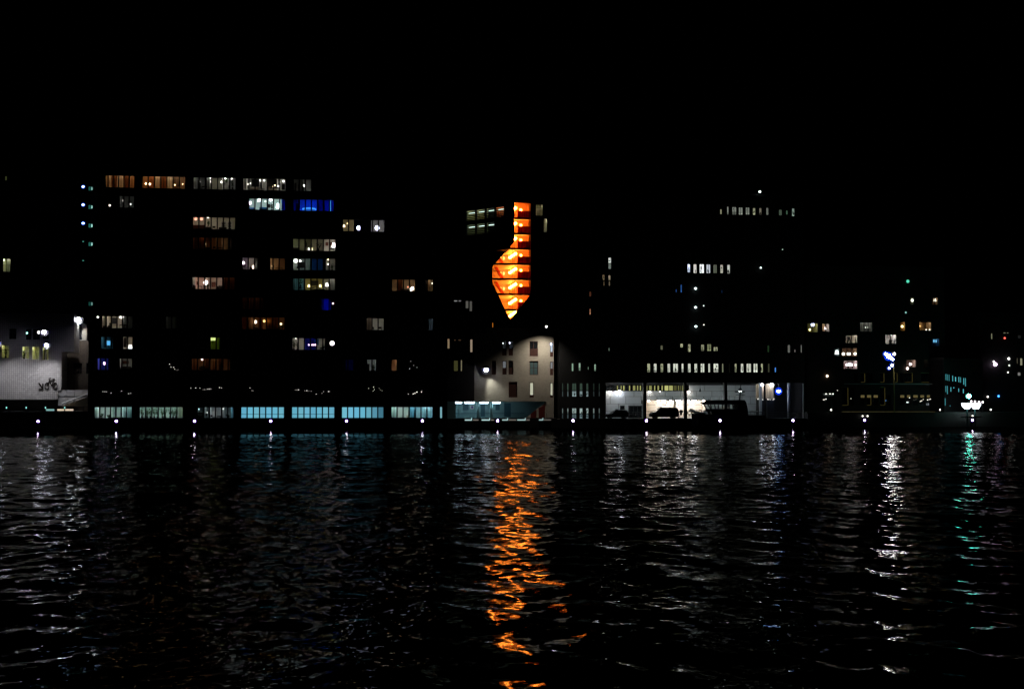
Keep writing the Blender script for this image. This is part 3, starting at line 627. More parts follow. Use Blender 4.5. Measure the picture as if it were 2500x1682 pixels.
furns(4, 2, [('sofa', 608, 621, 506, 515, .8, M_TEALF, 'blue'), ('sofa', 635, 652, 505, 515, .8, M_TEALF, 'blue'), ('chair', 654, 660, 498, 515, .7), ('plant', 660, 667, 499, 515, .8), ('bookcase', 661, 664, 492, 510, 2.5)])
furns(5, 2, [('cabinet', 722, 731, 497, 515, 1.2), ('cabinet', 777, 779, 490, 518, 1.6)])
furns(3, 3, [('cabinet', 468, 502, 550, 561, .9, M_REDB, 'red-brown'), ('sofa', 502, 514, 553, 561, .8), ('chair', 518, 526, 552, 561, .7), ('bookcase', 540, 552, 541, 560, 2.7), ('bookcase', 556, 566, 541, 560, 2.7), ('sofa', 536, 552, 554, 561, .9), ('plant', 506, 512, 541, 552, 2.6)])
furns(3, 4, [('sofa', 490, 512, 603, 610, .9), ('chair', 520, 527, 602, 610, .9), ('table', 530, 545, 605, 610, .9)])
furns(5, 4, [('plant', 766, 788, 590, 613, 1.0), ('picture', 795, 801, 592, 600, 2.9, M_REDB, 'brown'), ('picture', 805, 810, 592, 600, 2.9, M_REDB, 'brown'), ('sofa', 714, 730, 604, 613, .8), ('chair', 806, 816, 606, 613, .7), ('plant', 744, 750, 588, 603, 2.5)])
furns(4, 5, [('chair', 592, 600, 645, 659, .8), ('cabinet', 610, 616, 652, 659, .8), ('table', 672, 690, 655, 660, .8), ('chair', 664, 669, 648, 660, .9)])
furns(5, 5, [('cabinet', 726, 746, 640, 654, 1.3), ('chair', 724, 732, 650, 661, .8), ('plant', 806, 816, 643, 661, .7), ('table', 720, 742, 652, 656, 1.6, M_WHITEP, 'white')])
furns(3, 6, [('sofa', 466, 476, 695, 706, .7), ('table', 484, 494, 699, 706, .8), ('chair', 496, 502, 696, 706, .7), ('plant', 503, 512, 693, 706, .8), ('picture', 517, 526, 689, 701, 2.9, M_REDB, 'brown'), ('picture', 477, 484, 688, 695, 2.9, M_REDB, 'brown'), ('sofa', 532, 545, 697, 706, .7)])
furns(5, 6, [('plant', 728, 740, 680, 700, 1.2), ('chair', 729, 736, 700, 709, .8), ('bed', 763, 796, 702, 710, 1.2, M_WHITEP, 'white'), ('picture', 761, 777, 686, 697, 2.9, M_WALLD, 'black')])
furns(1, 8, [('picture', 273, 287, 776, 790, 2.9, M_WALLD, 'black'), ('sofa', 254, 272, 794, 802, .8), ('table', 292, 310, 793, 802, .8), ('chair', 266, 272, 788, 800, 1.5)])
furns(4, 8, [('sofa', 612, 634, 798, 803, .8), ('sofa', 654, 684, 797, 803, .8), ('plant', 686, 694, 792, 803, .8)])
furns(6, 8, [('chair', 906, 913, 798, 808, .7), ('chair', 922, 932, 798, 807, .7)])
furns(1, 9, [('screen', 261, 269, 832, 843, 1.2, emit((.12, .5, .95), 1.1), 'glowing blue'), ('cabinet', 301, 309, 824, 848, .8), ('cabinet', 247, 260, 850, 853, .8, M_WHITEP, 'low white')])
furns(5, 9, [('plant', 713, 722, 832, 855, .8), ('plant', 722, 731, 834, 855, 1.0), ('picture', 766, 778, 828, 842, 2.6, M_TEALF, 'blue'), ('table', 750, 768, 848, 855, .8), ('chair', 781, 787, 848, 855, .8), ('plant', 786, 792, 845, 855, .9)])
furns(1, 10, [('picture', 299, 314, 881, 888, 2.9, M_REDB, 'red-brown'), ('sofa', 294, 320, 894, 904, .8)])
furns(3, 10, [('sofa', 488, 512, 893, 903, .7), ('chair', 476, 481, 894, 903, .7)])
furns(6, 10, [('cabinet', 896, 902, 888, 906, .7), ('plant', 908, 916, 890, 906, .9)])
furns(7, 6, [('sofa', 980, 1000, 705, 713, .7), ('cabinet', 1016, 1020, 690, 712, .8)])
furns(1, 12, [('plant', 244, 253, 1010, 1021, .7), ('plant', 261, 270, 1012, 1021, .6), ('sofa', 274, 300, 1018, 1021.5, .6), ('plant', 313, 321, 996, 1021, .7)])
furns(2, 12, [('plant', 340 + q, 352 + q, 994 + (q % 5), 1021, .6 + .08 * (q % 4)) for q in (1, 14, 22, 31, 39, 51, 58, 70, 77, 84)])
furns(3, 12, [('chair', 500, 505, 1009, 1021, .7), ('sofa', 482, 496, 1006, 1021, .8), ('chair', 513, 519, 1013, 1021, .8), ('chair', 530, 540, 1015, 1021, .8), ('plant', 551, 562, 1012, 1021, .7), ('picture', 510, 530, 1003, 1018, 2.9, M_WHITEP, 'white')])
furns(7, 12, [('plant', 957, 966, 1009, 1021, .7), ('cabinet', 992, 998, 1013, 1021, 1.0, M_CREAMW, 'cream')])
# the oval bath and light strips of the blue room
a, b, c, d = FT.rect(739, 771, 509.5, 517, 1.8)
t = thing('bathtub', 'oval glowing blue tub in the blue-lit second-row window', 'bathtub', FT.world((a + b) / 2, 1.8, c))
MB().torus((0, 0, (d - c) * .8), (b - a) / 2, .09, axis='z', nu=28).build('rim', emit((.06, .35, 1), 1.5), t, smooth=True)
m = MB(); nn = 28
for k in range(nn):
    u0 = 2 * math.pi * k / nn; R1, R0 = (b - a) / 2 - .02, (b - a) / 2 - .3; u1 = 2 * math.pi * (k + 1) / nn
    m.quad((R0 * math.cos(u0), R0 * math.sin(u0), 0), (R0 * math.cos(u1), R0 * math.sin(u1), 0), (R1 * math.cos(u1), R1 * math.sin(u1), (d - c) * .78), (R1 * math.cos(u0), R1 * math.sin(u0), (d - c) * .78))
m.build('tub', emit((.03, .20, 1), .5), t, smooth=True)
for k, (p0, p1, py0, py1, lab) in enumerate(((733, 776, 486.3, 488, 'horizontal'), (804.5, 807.5, 490, 516, 'upright'))):
    a, b, c, d = FT.rect(p0, p1, py0, py1, 2.6 if k == 0 else .8)
    t = thing('light_strip', f'{lab} bright blue light strip in the blue-lit second-row window', 'light strip', FT.world((a + b) / 2, 2.6 if k == 0 else .8, c))
    MB().box(-(b - a) / 2, (b - a) / 2, -.03, .03, 0, d - c).build('tube', emit((.06, .38, 1), 1.6), t); MB().box(-(b - a) / 2 - .02, (b - a) / 2 + .02, .035, .07, -.02, d - c + .02).build('channel', M_METAL, t)
# reflected glints in terrace glass and twigs, modelled as strings of glowing dots
def glint_string(pts, label, r=.055, E=.9, col=(1, .95, .85), off=-.35):  # glowing dots on an added wire stand for reflections in terrace glass
    P3 = []
    for px, py in pts:
        x, z = FT.at(px, py, off); P3.append(FT.world(x, off, z))
    o = P3[0]; t = thing('glint_string', label, 'glint string', o, 0, 'strings of painted glints on the terraces')
    m = MB()
    for p, q in zip(P3, P3[1:]): m.tube(p - o, q - o, .012, n=4)
    m.tube(P3[0] - o, P3[0] - o + Vector((0, .36, .05)), .012, n=4); m.build('wire', M_METAL, t)
    for p in P3: MB().ball(p - o, r * rnd.uniform(.7, 1.5), r, r * rnd.uniform(.6, 1.0), 6, 4).build('bulb', emit(col, round(E * rnd.choice((.3, .6, 1, 1.4)), 2)), t)  # glowing dots stand for the reflected glints, not bulbs
glint_string([(414, 889), (417.5, 896), (424, 896.5), (426.5, 901), (435, 902.5), (432, 904)], 'slanting string of white dots under the second quay bay')
glint_string([(251, 956), (256, 956), (260, 956.5), (271, 959.5), (297, 954.5), (314, 961), (319, 960)], 'string of faint glints above the leftmost ground-floor window')
glint_string([(466, 947.3), (478, 947), (488, 947), (496, 951), (500, 951), (506, 950), (509, 949.8), (512, 949.6), (515, 949.6), (536, 946), (541, 947)], 'string of white glints above the dim grey meeting room window', E=1.1)
glint_string([(610, 947), (615, 953.5), (618, 954)], 'short string of glints above the leftmost pale blue window bay')
glint_string([(721, 952), (725, 952), (729, 951.5), (744, 954), (749, 953.5), (754, 954.5), (760, 955), (772, 962), (786, 960), (790, 956), (802, 955.8), (804, 955.6)], 'long sagging string of glints above the middle pale blue window', E=1.2)
glint_string([(900, 948), (912, 945), (914, 951), (926, 948), (929, 952), (933, 954), (911, 954)], 'tangled string of glints above the rightmost pale blue window bay', E=1.0, col=(1, 1, .75))
glint_string([(997, 962), (1009, 961.5), (1013, 960), (1018, 957), (1030, 954), (1029, 957)], 'rising string of glints above the cyan striped window bay', E=2)
glint_string([(1003, 882), (1010, 892), (1000, 900), (1018, 897)], 'scattered dots hanging high above the cyan striped window bay', E=1.2)

# ================================================================== white tiled building with the bicycle sign, left
def spot(name, parent, loc, aim, energy, col, size, blend=.5, rad=.12):
    l = bpy.data.lights.new(name, 'SPOT'); l.energy = energy; l.color = col; l.spot_size = math.radians(size); l.spot_blend = blend; l.shadow_soft_size = rad
    o = bpy.data.objects.new(name, l); C.objects.link(o); o.location = loc; o.parent = parent
    o.rotation_euler = (Vector(aim) - Vector(loc)).to_track_quat('-Z', 'Y').to_euler(); return o
def wall_flood(fr, px, py, out, label, col, E, aim, energy, size, r=.3, blend=.5, ring=None, lc=None):
    x, z = fr.at(px, py, -out); p = fr.world(x, -out, z)
    t = thing('floodlight', label, 'floodlight', p, fr.phi, 'floodlights on the walls')
    MB().tube((0, 0, .26), (0, out, .45), .05, n=6).build('arm', M_METAL, t); MB().tube((0, 0, r * .75), (0, 0, r * 1.0), r * 2.4, r * 1.2, 14).build('hood', M_METAL, t)
    MB().ball((0, 0, 0), r, r, r * .8).build('bulb', emit(col, E), t, smooth=True)
    MB().tube((0, r * .95, 0), (0, r * 1.1, 0), r * 1.9, r * 1.5, 14).build('light_shield', M_METAL, t)  # added plate keeps the bulb's light off the wall
    if ring: MB().torus((0, 0, .02), r * 1.15, r * .28, axis='z').build('halo_ring', emit(ring, .8), t, smooth=True)  # glowing ring stands in for the lamp's blue halo
    if energy: spot('flood_beam', t, (0, 0, -.3), aim, energy, lc or (.95, .95, 1), size, blend)
    return t
FA = Fr(80, 4.0)
tiled = FA.root('tiled_building', 'white tiled building with a bicycle and arrow on it', 'building')
LW = [(3, 22.5, 842, 874.5), (53.5, 71.5, 845.5, 877), (78, 95.5, 846.5, 878), (103, 119.5, 847.5, 879.5)]
DW = [(63, 76, 803, 829), (80, 97, 803, 829), (104, 119.5, 803, 828), (22, 40, 802, 828)]
hl = [FA.rect(*q) for q in LW]; hd = [FA.rect(*q) for q in DW]
xa0 = FA.at(-260, 900)[0]; X = lambda px, py: FA.at(px, py)[0]; Z = lambda py: FA.at(90, py)[1]
m = facade(MB(), xa0, X(141, 965), Z(975), Z(953), []); facade(m, xa0, X(150, 905), Z(953), Z(858), [h for h in hl]); facade(m, xa0, X(181, 800), Z(858), Z(765), [h for h in hd])
# the lit row straddles the step in the outline, so it is cut from the middle band only
m = facade(MB(), xa0, X(141, 965), Z(975), Z(953), []); facade(m, xa0, X(150, 905), Z(953), Z(881), []); facade(m, xa0, X(150, 870), Z(881), Z(858), [(a, b, c, min(d, Z(858))) for a, b, c, d in hl]); facade(m, xa0, X(181, 850), Z(858), Z(835), [(a, b, Z(858), d) for a, b, c, d in hl]); facade(m, xa0, X(181, 800), Z(835), Z(765), hd)
xs = X(181, 800)
m.quad((xs, 0, Z(858)), (xs, 4.8, Z(858)), (xs, 4.8, Z(765)), (xs, 0, Z(765))); m.quad((X(150, 905), 0, Z(953)), (X(150, 905), 4.8, Z(953)), (X(150, 905), 4.8, Z(858)), (X(150, 905), 0, Z(858)))
m.quad((X(150, 905), 0, Z(858)), (xs, 0, Z(858)), (xs, 4.8, Z(858)), (X(150, 905), 4.8, Z(858))); m.quad((xa0, 0, Z(975)), (X(141, 965), 0, Z(975)), (X(141, 965), 4.8, Z(975)), (xa0, 4.8, Z(975)))
m.quad((X(141, 965), 0, Z(975)), (X(141, 965), 4.8, Z(975)), (X(141, 965), 4.8, Z(953)), (X(141, 965), 0, Z(953)))
m.build('wall', M_TILE, tiled)
MB().box(xa0, xs, .05, 4.8, Z(765), Z(765) + .3).build('roof', M_METAL, tiled)
MB().box(xa0, X(140, 985), 2.2, 2.6, ZL, Z(975) - .01).build('recessed_wall', M_QUAY, tiled)
for k, h in enumerate(hl):
    wn = window(tiled, *h, 2, frame=M_WHITEP if k else M_METAL, bar=.05, mull=.07, tr=.62 if k < 3 else None)
    room_box(wn, h[0], h[1], h[2], h[3], (.66, .66, .40), (1, .98, .72), .62 if k else .42, depth=3)
for h in hd: window(tiled, *h, 2, pane_mat=M_DGLASS, whole=True)
furn(FA, 'the leftmost window of the tiled building', 'plant', 11, 17, 852, 874, .8); furn(FA, 'the second lit window of the tiled building', 'plant', 55, 63, 858, 877, .8); furn(FA, 'the fourth lit window of the tiled building', 'cabinet', 108.5, 113.5, 848, 880, .6)
lamp_item(FA, 'a dark upper window of the tiled building', 66, 813, .12, .14, (.4, 1, .9), 3, 'teal', 'spot'); lamp_item(FA, 'a dark upper window of the tiled building', 94.5, 811.5, .12, .2, (1, 1, .95), 4, 'white', 'spot')
# bicycle and arrow painted boards fixed proud of the tiles
sg = thing('bicycle_sign', 'dark brown bicycle and arrow sign on the white tiles', 'sign', FA.world(*[(FA.at(120, 950)[0]), 0, FA.at(120, 950)[1]][0:1], -.06, FA.at(120, 950)[1]))
ox, oz = FA.at(120, 950)
def sp(cx, cyy):            # point of the sign in metres from its foot
    x, z = FA.at(cx / 4.613, 740 + cyy / 4.613); return x - ox, z - oz
M_SIGN = principled('sign_brown', (.008, .005, .004), .6)
def bar_(m, a, b, w_=.13, y0=-.03, y1=.02):
    (x0, z0), (x1, z1) = sp(*a), sp(*b); d = Vector((x1 - x0, z1 - z0)).normalized(); n_ = Vector((-d.y, d.x)) * w_ * .55
    m.prism([(x0 + n_.x, z0 + n_.y), (x1 + n_.x, z1 + n_.y), (x1 - n_.x, z1 - n_.y), (x0 - n_.x, z0 - n_.y)], y0, y1)
m = MB(); bar_(m, (437, 899), (484, 968), .2); bar_(m, (484, 905), (484, 962), .19, -.033, .018); bar_(m, (435, 972), (490, 972), .2, -.036, .015); m.build('arrow', M_SIGN, sg)
for c_ in ((530, 937), (622, 937)):            # the wheels stand narrow: the symbol is drawn tall
    m = MB(); n_ = 28
    for rr, yy in ((1.0, -.03), (.66, -.03), (.66, .02), (1.0, .02)):
        for k in range(n_): an = 2 * math.pi * k / n_; x, z = sp(c_[0] + 27 * rr * math.cos(an), c_[1] + 43 * rr * math.sin(an)); m.v.append((x, yy, z))
    for j in range(4):
        for k in range(n_): m.f.append((j * n_ + k, j * n_ + (k + 1) % n_, ((j + 1) % 4) * n_ + (k + 1) % n_, ((j + 1) % 4) * n_ + k))
    m.build('wheel', M_SIGN, sg)
m = MB(); bar_(m, (530, 937), (560, 866), .12); bar_(m, (556, 874), (604, 870), .12, -.034, .016); bar_(m, (558, 880), (586, 936), .12, -.036, .014); bar_(m, (586, 936), (602, 868), .12, -.038, .012); bar_(m, (586, 938), (622, 938), .09, -.04, .010); bar_(m, (604, 880), (622, 938), .09, -.042, .008)
m.build('frame', M_SIGN, sg)
m = MB(); bar_(m, (558, 872), (552, 852), .11, -.044, .006); bar_(m, (549, 849), (574, 845), .12, -.046, .004); m.build('handlebar', M_SIGN, sg)
m = MB(); bar_(m, (592, 858), (620, 856), .14, -.048, .003); bar_(m, (603, 870), (605, 858), .1, -.05, .002); m.build('saddle', M_SIGN, sg)
# wall lamps that light the tiles
wall_flood(FA, 113, 843, 2.6, 'lower bluish floodlight over the lit row of tiled building windows', (.84, .88, 1), 85, (.1, 1.7, -8), 1500, 105, .3, 1.0, (.03, .05, 1))
wall_flood(FA, 107.5, 811, 2.2, 'upper bluish floodlight in front of a dark tiled building window', (.84, .82, 1), 60, None, 0, 60, .32, .7, (.08, .04, 1))
wall_flood(FA, -6, 838, 3.4, 'bluish floodlight half outside the picture on the tiled building', (.84, .88, 1), 85, (4.0, 2.6, -9), 1600, 110, .3, 1.0, (.03, .05, 1))
# ---- dark tower far left, behind
FTW = Fr(90, 18.0)
tw = FTW.root('tower_block', 'black tower block behind the tiled building with one lit window', 'building', GRP_B)
h1 = FTW.rect(6.5, 25.5, 631.5, 664); h2 = FTW.rect(11.5, 17, 430, 441)
x0, x1, z1 = FTW.at(-260, 600)[0], FTW.at(196, 600)[0], FTW.at(90, 400)[1]
shell(facade(MB(), x0, x1, ZL, z1, [h1, h2]), x0, x1, ZL, z1, 14).build('wall', M_DARK2, tw); roof_part(tw, x0, x1, z1, 14, M_METAL)
wn = window(tw, *h1, 2, bar=.06, tr=.5); room_box(wn, *h1, (.60, .62, .44), (1, 1, .8), .50); curtain_part(wn, h1[0] + (h1[1] - h1[0]) * .45, h1[1], h1[2], h1[3], (.55, .55, .5))
wn = window(tw, *h2, 1, pane_mat=emit((.25, .3, .1), .12))
lamp_item(FTW, 'the single lit tower window at the left edge', 9, 635, .6, .16, (1, 1, .8), 5, 'white', 'spot')
# ---- brown brick house between
FB = Fr(190, 9.0)
hb = FB.root('brick_house', 'brown brick house with white gable between tiled building and tall block', 'building')
up = [FB.rect(184.5, 201, 803.5, 831)]; lo = [FB.rect(152, 168, 886, 912.5), FB.rect(178, 200, 886, 912.5), FB.rect(210, 222, 886, 912.5)]
x0, x1 = FB.at(140, 900)[0], FB.at(232, 900)[0]; zz = lambda py: FB.at(190, py)[1]
m = facade(MB(), x0, x1, ZL, zz(832), lo); shell(m, x0, x1, ZL, zz(832), 10); m.box(x0, x1, .02, 10, zz(832) - .05, zz(832)); m.build('wall', M_BROWN, hb)
g0, g1 = FB.at(172, 810)[0], FB.at(212, 810)[0]
m = facade(MB(), g0, g1, zz(832) + .02, zz(792), up, y=-.05)
m.prism([(g0, zz(792) + .01), (g1, zz(792) + .01), (FB.at(197, 786)[0], zz(785)), (g0, zz(785))], -.05, .3); m.build('gable', M_CREAM, hb)
MB().box(g0, g1, .3, 8, zz(832) + .05, zz(784)).build('attic', M_DARK, hb)
for h in up + lo: window(hb, *h, 2, frame=M_METAL if h in lo else M_WHITEP, pane_mat=M_DGLASS, whole=True, fy=.1)
wall_flood(FB, 191.5, 780.5, 1.5, 'blue-haloed floodlight above the white gable', (.90, .94, 1), 120, (0, 1.0, -4), 1300, 130, .36, .6, (.03, .05, 1))
x, z = FB.at(155, 885); pl = MB().box(x - .2, x + .2, -.08, -.03, z - .4, z + .4).build('house_sign', M_WHITEP, None, FB.o); tag(pl, 'small white plate on the brown brick wall', 'plate')
# ---- concrete parapet, ramp and handrail
FC = Fr(185, 4.2)
pr = FC.root('parapet', 'grey concrete parapet blocks beside the tiled building', 'wall')
for row, (t0, b0) in enumerate(((952, 967), (969, 990))):
    for k in range(4):
        a, b, c, d = FC.rect(142 + 20.3 * k, 161.5 + 20.3 * k, t0, b0); box_part('concrete_block', M_CONC, pr, a, b, 0 if row else -.06, .4, c, d)
rp = FC.root('ramp', 'pale sloping ramp with thick handrail beside the parapet', 'ramp')
P = lambda px, py, o=0: FC.at(px, py, o)
a, b, c = P(150, 991, -2.2), P(224, 966, -2.2), P(224, 991, -2.2)
MB().prism([a, c, b], -2.2, -.3).build('slope', M_CREAMW, rp)
a, b = P(152, 985, -2.3), P(223.5, 960, -2.3); MB().tube((a[0], -2.35, a[1]), (b[0], -2.35, b[1]), .13, n=10).build('handrail', M_WHITEP, rp, smooth=True)
for k in range(6):
    q = k / 5; MB().tube((a[0] + (b[0] - a[0]) * q, -2.33, a[1] + (b[1] - a[1]) * q - .5), (a[0] + (b[0] - a[0]) * q, -2.35, a[1] + (b[1] - a[1]) * q), .05, n=6).build('post', M_CONC, rp)
# ---- quay railing, left
FR = Fr(110, .75)
rl = FR.root('quay_railing', 'dark quay railing with small teal lit posts at left', 'railing')
z0, z1 = ZL, FR.at(110, 991.5)[1]; x0, x1 = FR.at(-120, 998)[0], FR.at(226, 998)[0]
for k, zt in enumerate((z1, (z0 + z1) / 2 + .05)): MB().box(x0, x1, -.03, .03, zt - .05, zt).build('rail', M_METAL, rl)
for k, px in enumerate((-32, 16, 64, 111, 158, 180, 203, 222)):
    x, _ = FR.at(px, 998); MB().box(x - .06, x + .06, -.02 + .05, .13, z0, z1).build('post', M_METAL, rl)
    if k < 5: MB().box(x - .07, x + .07, -.06, .028, (z0 + z1) / 2 + .06, z1 - .1).build('post_light', emit((.35, .9, .85), 1.1), rl)
gl = FR.root('ground_glow', 'low strip of painted light on the ramp foot behind the railing', 'light strip')  # lamplit ground at the ramp foot, put in as glowing strips
for p0, p1, col, e in ((112, 132, (.4, .85, .8), .5), (140, 156, (1, .82, .6), .8), (158, 179, (1, .82, .6), .8)):
    a, b, c, d = FR.rect(p0, p1, 998.5, 1002.5, 1.0); MB().box(a, b, 1.0, 1.15, c, d).build('glow_strip', emit(col, e), gl)
# ---- bare tree
def bare_tree(loc, h, label, seed=3, spread=.5):
    r = random.Random(seed); t = thing('bare_tree', label, 'tree', loc); tr, cr = MB(), MB()
    def grow(p, d, ln, rad, lev):
        q = p + d * ln; (tr if lev == 0 else cr).tube(p, q, rad, rad * .65, 6 if lev < 2 else 4)
        if lev > 4: return
        for k in range(3 if lev < 3 else 2):
            dd = (d + Vector((r.uniform(-1, 1), r.uniform(-1, 1), r.uniform(-.1, .6))) * spread * (1.2 if lev else 1.5)).normalized()
            grow(p + d * ln * r.uniform(.6, 1), dd, ln * r.uniform(.6, .8), rad * .55, lev + 1)
    grow(Vector((0, 0, 0)), Vector((0, 0, 1)), h * .3, h * .03, 0)
    tr.build('trunk', M_BARK, t); cr.build('branches', M_BARK, t); return t
f = Fr(180, 6.5); x, z = f.at(180, 952); bare_tree(f.world(x, 0, z), 5.2, 'bare tree in front of the brown brick house')

# ================================================================== white brick house and dark building with the glowing orange stair
FF = Fr(1230, 3.0)
wh = FF.root('white_brick_house', 'cream brick building lit by floodlights with red-brown window frames', 'building')
XF = lambda px: FF.at(px, 930)[0]; ZF = lambda py: FF.at(1230, py)[1]
WF = [(1226, 1237, 832, 868), (1242, 1252.5, 832, 868), (1293, 1313.5, 833, 869.5), (1343, 1351, 836.5, 871), (1201, 1211, 880.5, 914.5), (1226.5, 1237, 881, 914.5), (1241.5, 1253, 880.5, 914.5), (1293, 1314, 881.5, 915.5), (1343, 1351, 883, 916), (1242, 1263, 932, 970), (1293, 1303.5, 933, 970), (1343, 1351, 934, 970.5)]
WL = [(1074, 1079.5, 827, 857), (1092.5, 1098, 827, 851), (1109, 1113, 828.5, 832), (1119, 1126, 828.5, 832), (1148, 1154, 828.5, 860), (1075, 1077.5, 880, 905), (1108, 1118.5, 880, 906), (1125, 1128.5, 879, 906), (1108.5, 1117, 733, 736.5), (1119.5, 1126, 733, 736.5), (1137, 1144, 734.5, 753), (1146.5, 1153, 735, 760)]
hF = [FF.rect(*q) for q in WF]; hL = [FF.rect(*q) for q in WL]
xf0, xf1, xfm, xfu = XF(1064), XF(1352), XF(1186), XF(1334)
m = facade(MB(), xfm, xf1, ZF(980), ZF(783), hF[:]); facade(m, xfu, xf1, ZD, ZF(980), [])
m.quad((xf1, 0, ZD), (xf1, 9, ZD), (xf1, 9, ZF(783)), (xf1, 0, ZF(783))); m.quad((xfm, 0, ZF(783)), (xf1, 0, ZF(783)), (xf1, 9, ZF(783)), (xfm, 9, ZF(783)))
m.quad((xf0, 0, ZF(980)), (xfu, 0, ZF(980)), (xfu, 5, ZF(980)), (xf0, 5, ZF(980)))
xfd = XF(1158); facade(m, xfd, xfm, ZF(980), ZF(815), [h for h in hL if h[3] < ZF(815) and h[0] > xfd]); m.build('wall', M_CREAM, wh)
m = facade(MB(), xf0, xfm, ZF(815), ZF(722), [h for h in hL if h[3] > ZF(815)]); m.quad((xf0, 0, ZF(722)), (xfm, 0, ZF(722)), (xfm, 9, ZF(722)), (xf0, 9, ZF(722))); m.quad((xfm, 0, ZF(783)), (xfm, 9, ZF(783)), (xfm, 9, ZF(722)), (xfm, 0, ZF(722))); facade(m, xf0, xfd, ZF(980), ZF(815), [h for h in hL if h[3] < ZF(815) and h[0] < xfd]); m.build('upper_wall', M_DARK, wh)  # dark brick left of the floodlight stands in for unlit cream wall
# undercroft with tube lights
M_TEALW = principled('pale_green_render', (.26, .46, .46), .7, var=.06)
xb0 = XF(1112)
m = MB(); m.box(xb0, xfu + .3, 4.2, 4.5, ZD, ZF(980) - .01); m.box(xb0 - .3, xb0, 0, 4.5, ZD, ZF(980) - .015); m.box(xf0, xb0 - .31, .0, .4, ZD, ZF(980) - .012); m.build('passage_wall', M_TEALW, wh)
for px in (1168, 1201): MB().tube((XF(px), .6, ZD), (XF(px), .6, ZF(981)), .22, n=12).build('column', M_TEALW, wh, smooth=True)
for p0, p1 in ((1112.5, 1128), (1135, 1159), (1173, 1192.5), (1204, 1222)):
    tu = MB().tube((XF(p0), .45, ZF(982.6)), (XF(p1), .45, ZF(982.6)), .13, n=8).build('tube_light', emit((.66, .84, 1), 14), wh); MB().box(XF(p0) - .05, XF(p1) + .05, .35, .55, ZF(981.6), ZF(980.3)).build('fitting', M_METAL, tu)
M_DTEAL = principled('dark_teal_door', (.05, .14, .17), .5)
for p0, p1, t0, b0 in ((1130, 1144, 984, 1001), (1174, 1184, 984, 1017), (1210, 1220, 986, 1001), (1231, 1247, 984, 1017)): a, b, c, d = FF.rect(p0, p1, t0, b0, 4.1); box_part('door', M_DTEAL, wh, a, b, 4.12, 4.19, max(c, ZD), d)
a, b, c, d = FF.rect(1112, 1280, 1008.5, 1009.6, 4.1); box_part('wall_rail', M_DTEAL, wh, a, b, 4.05, 4.11, c, d)
M_REDD = principled('red_door', (.13, .02, .015), .5)
for p0, p1 in ((1296, 1310), (1315.5, 1330.5)):
    top = lambda p: ZF(max(989, 1018 - (p - 1283) * 37 / 51 + 1.5)); dr = MB().prism([(XF(p0), ZD), (XF(p1), ZD), (XF(p1), top(p1)), (XF(p0), top(p0))], .1, .18).build('door', M_REDD, wh); MB().box(XF(p1) - .2, XF(p1) - .12, .04, .1, ZD + .8, ZD + 1.0).build('handle', M_METAL, dr)
MB().prism([(XF(1283), ZD), (xfu - .01, ZD), (xfu - .01, ZF(981))], .2, .5).build('lobby_wall', M_CREAM, wh)  # wall and door tops shaped along the overhang's slanted shadow edge
t = thing('traffic_sign', 'white square board with round blue disc on the passage wall', 'sign', FF.world(FF.at(1152.5, 994, 4)[0], 4.0, FF.at(1152.5, 994, 4)[1]))
MB().box(-.26, .26, 0, .03, -.3, .3).build('board', M_WHITEP, t); MB().tube((0, -.02, 0), (0, -.004, 0), .19, n=20).build('disc', principled('sign_blue', (.02, .06, .3), .4), t); MB().torus((0, -.012, 0), .19, .02).build('ring', principled('sign_red', (.5, .03, .03), .4), t)
# windows: red-brown frames, lower panels
specs = ['pair', 'pair', 'half', 'litblue', 'half', 'half2', 'half', 'cross', 'half3', 'dark', 'cream', 'cream']
M_TG = principled('greenish_glass', (.10, .17, .18), .15, spec=.5)
for h, s in zip(hF, specs):
    a, b, c, d = h; n_ = 2 if s in ('pair', 'half', 'cross') and b - a > .9 else 1
    if s == 'dark': window(wh, *h, 1, frame=M_REDF, pane_mat=M_REDF, whole=True, bar=.1); continue
    lowp = {'cross': 0, 'cream': .12, 'litblue': .3}.get(s, .45); zs_ = c + (d - c) * lowp
    pm = {'cross': M_TG, 'half': M_DGLASS}.get(s)
    wn = window(wh, a, b, zs_ if lowp else c, d, n_, frame=M_REDF, bar=.1, mull=.1, tr=.5 if s == 'cross' else None, pane_mat=pm)
    if lowp: MB().box(a + .003, b - .003, .1, .2, c + .003, zs_ - .002).build('panel', M_REDF, wn)
    if s == 'cream': box_part('blind', emit((.62, .60, .46), .95), wn, a + .1, b - .1, .24, .26, zs_ + .1, d - .1)
    if s == 'litblue': box_part('blind', emit((.62, .70, .82), 1.0), wn, a + .1, b - .1, .24, .26, zs_ + .1, d - .1)
    if s == 'pair': room_box(wn, a, b, zs_, d, (.3, .32, .34), (.9, .95, 1), .06, depth=2)
    if s in ('half2', 'half3'): box_part('blind', emit((.34, .35, .38), .8 if s == 'half3' else .45), wn, a + .1, b - .1, .24, .26, zs_ + .1, d - .1)
lamp_item(FF, 'the upper narrow window of the cream brick house', 1243.5, 837, .3, .13, (.75, .75, 1), 9, 'bluish', 'spot'); lamp_item(FF, 'the upper narrow window of the cream brick house', 1228, 838, .3, .08, (1, 1, .9), 5, 'white', 'spot'); lamp_item(FF, 'the corner window of the cream brick house', 1344, 840, .25, .22, (.6, .66, 1), 9, 'bluish', 'spot')
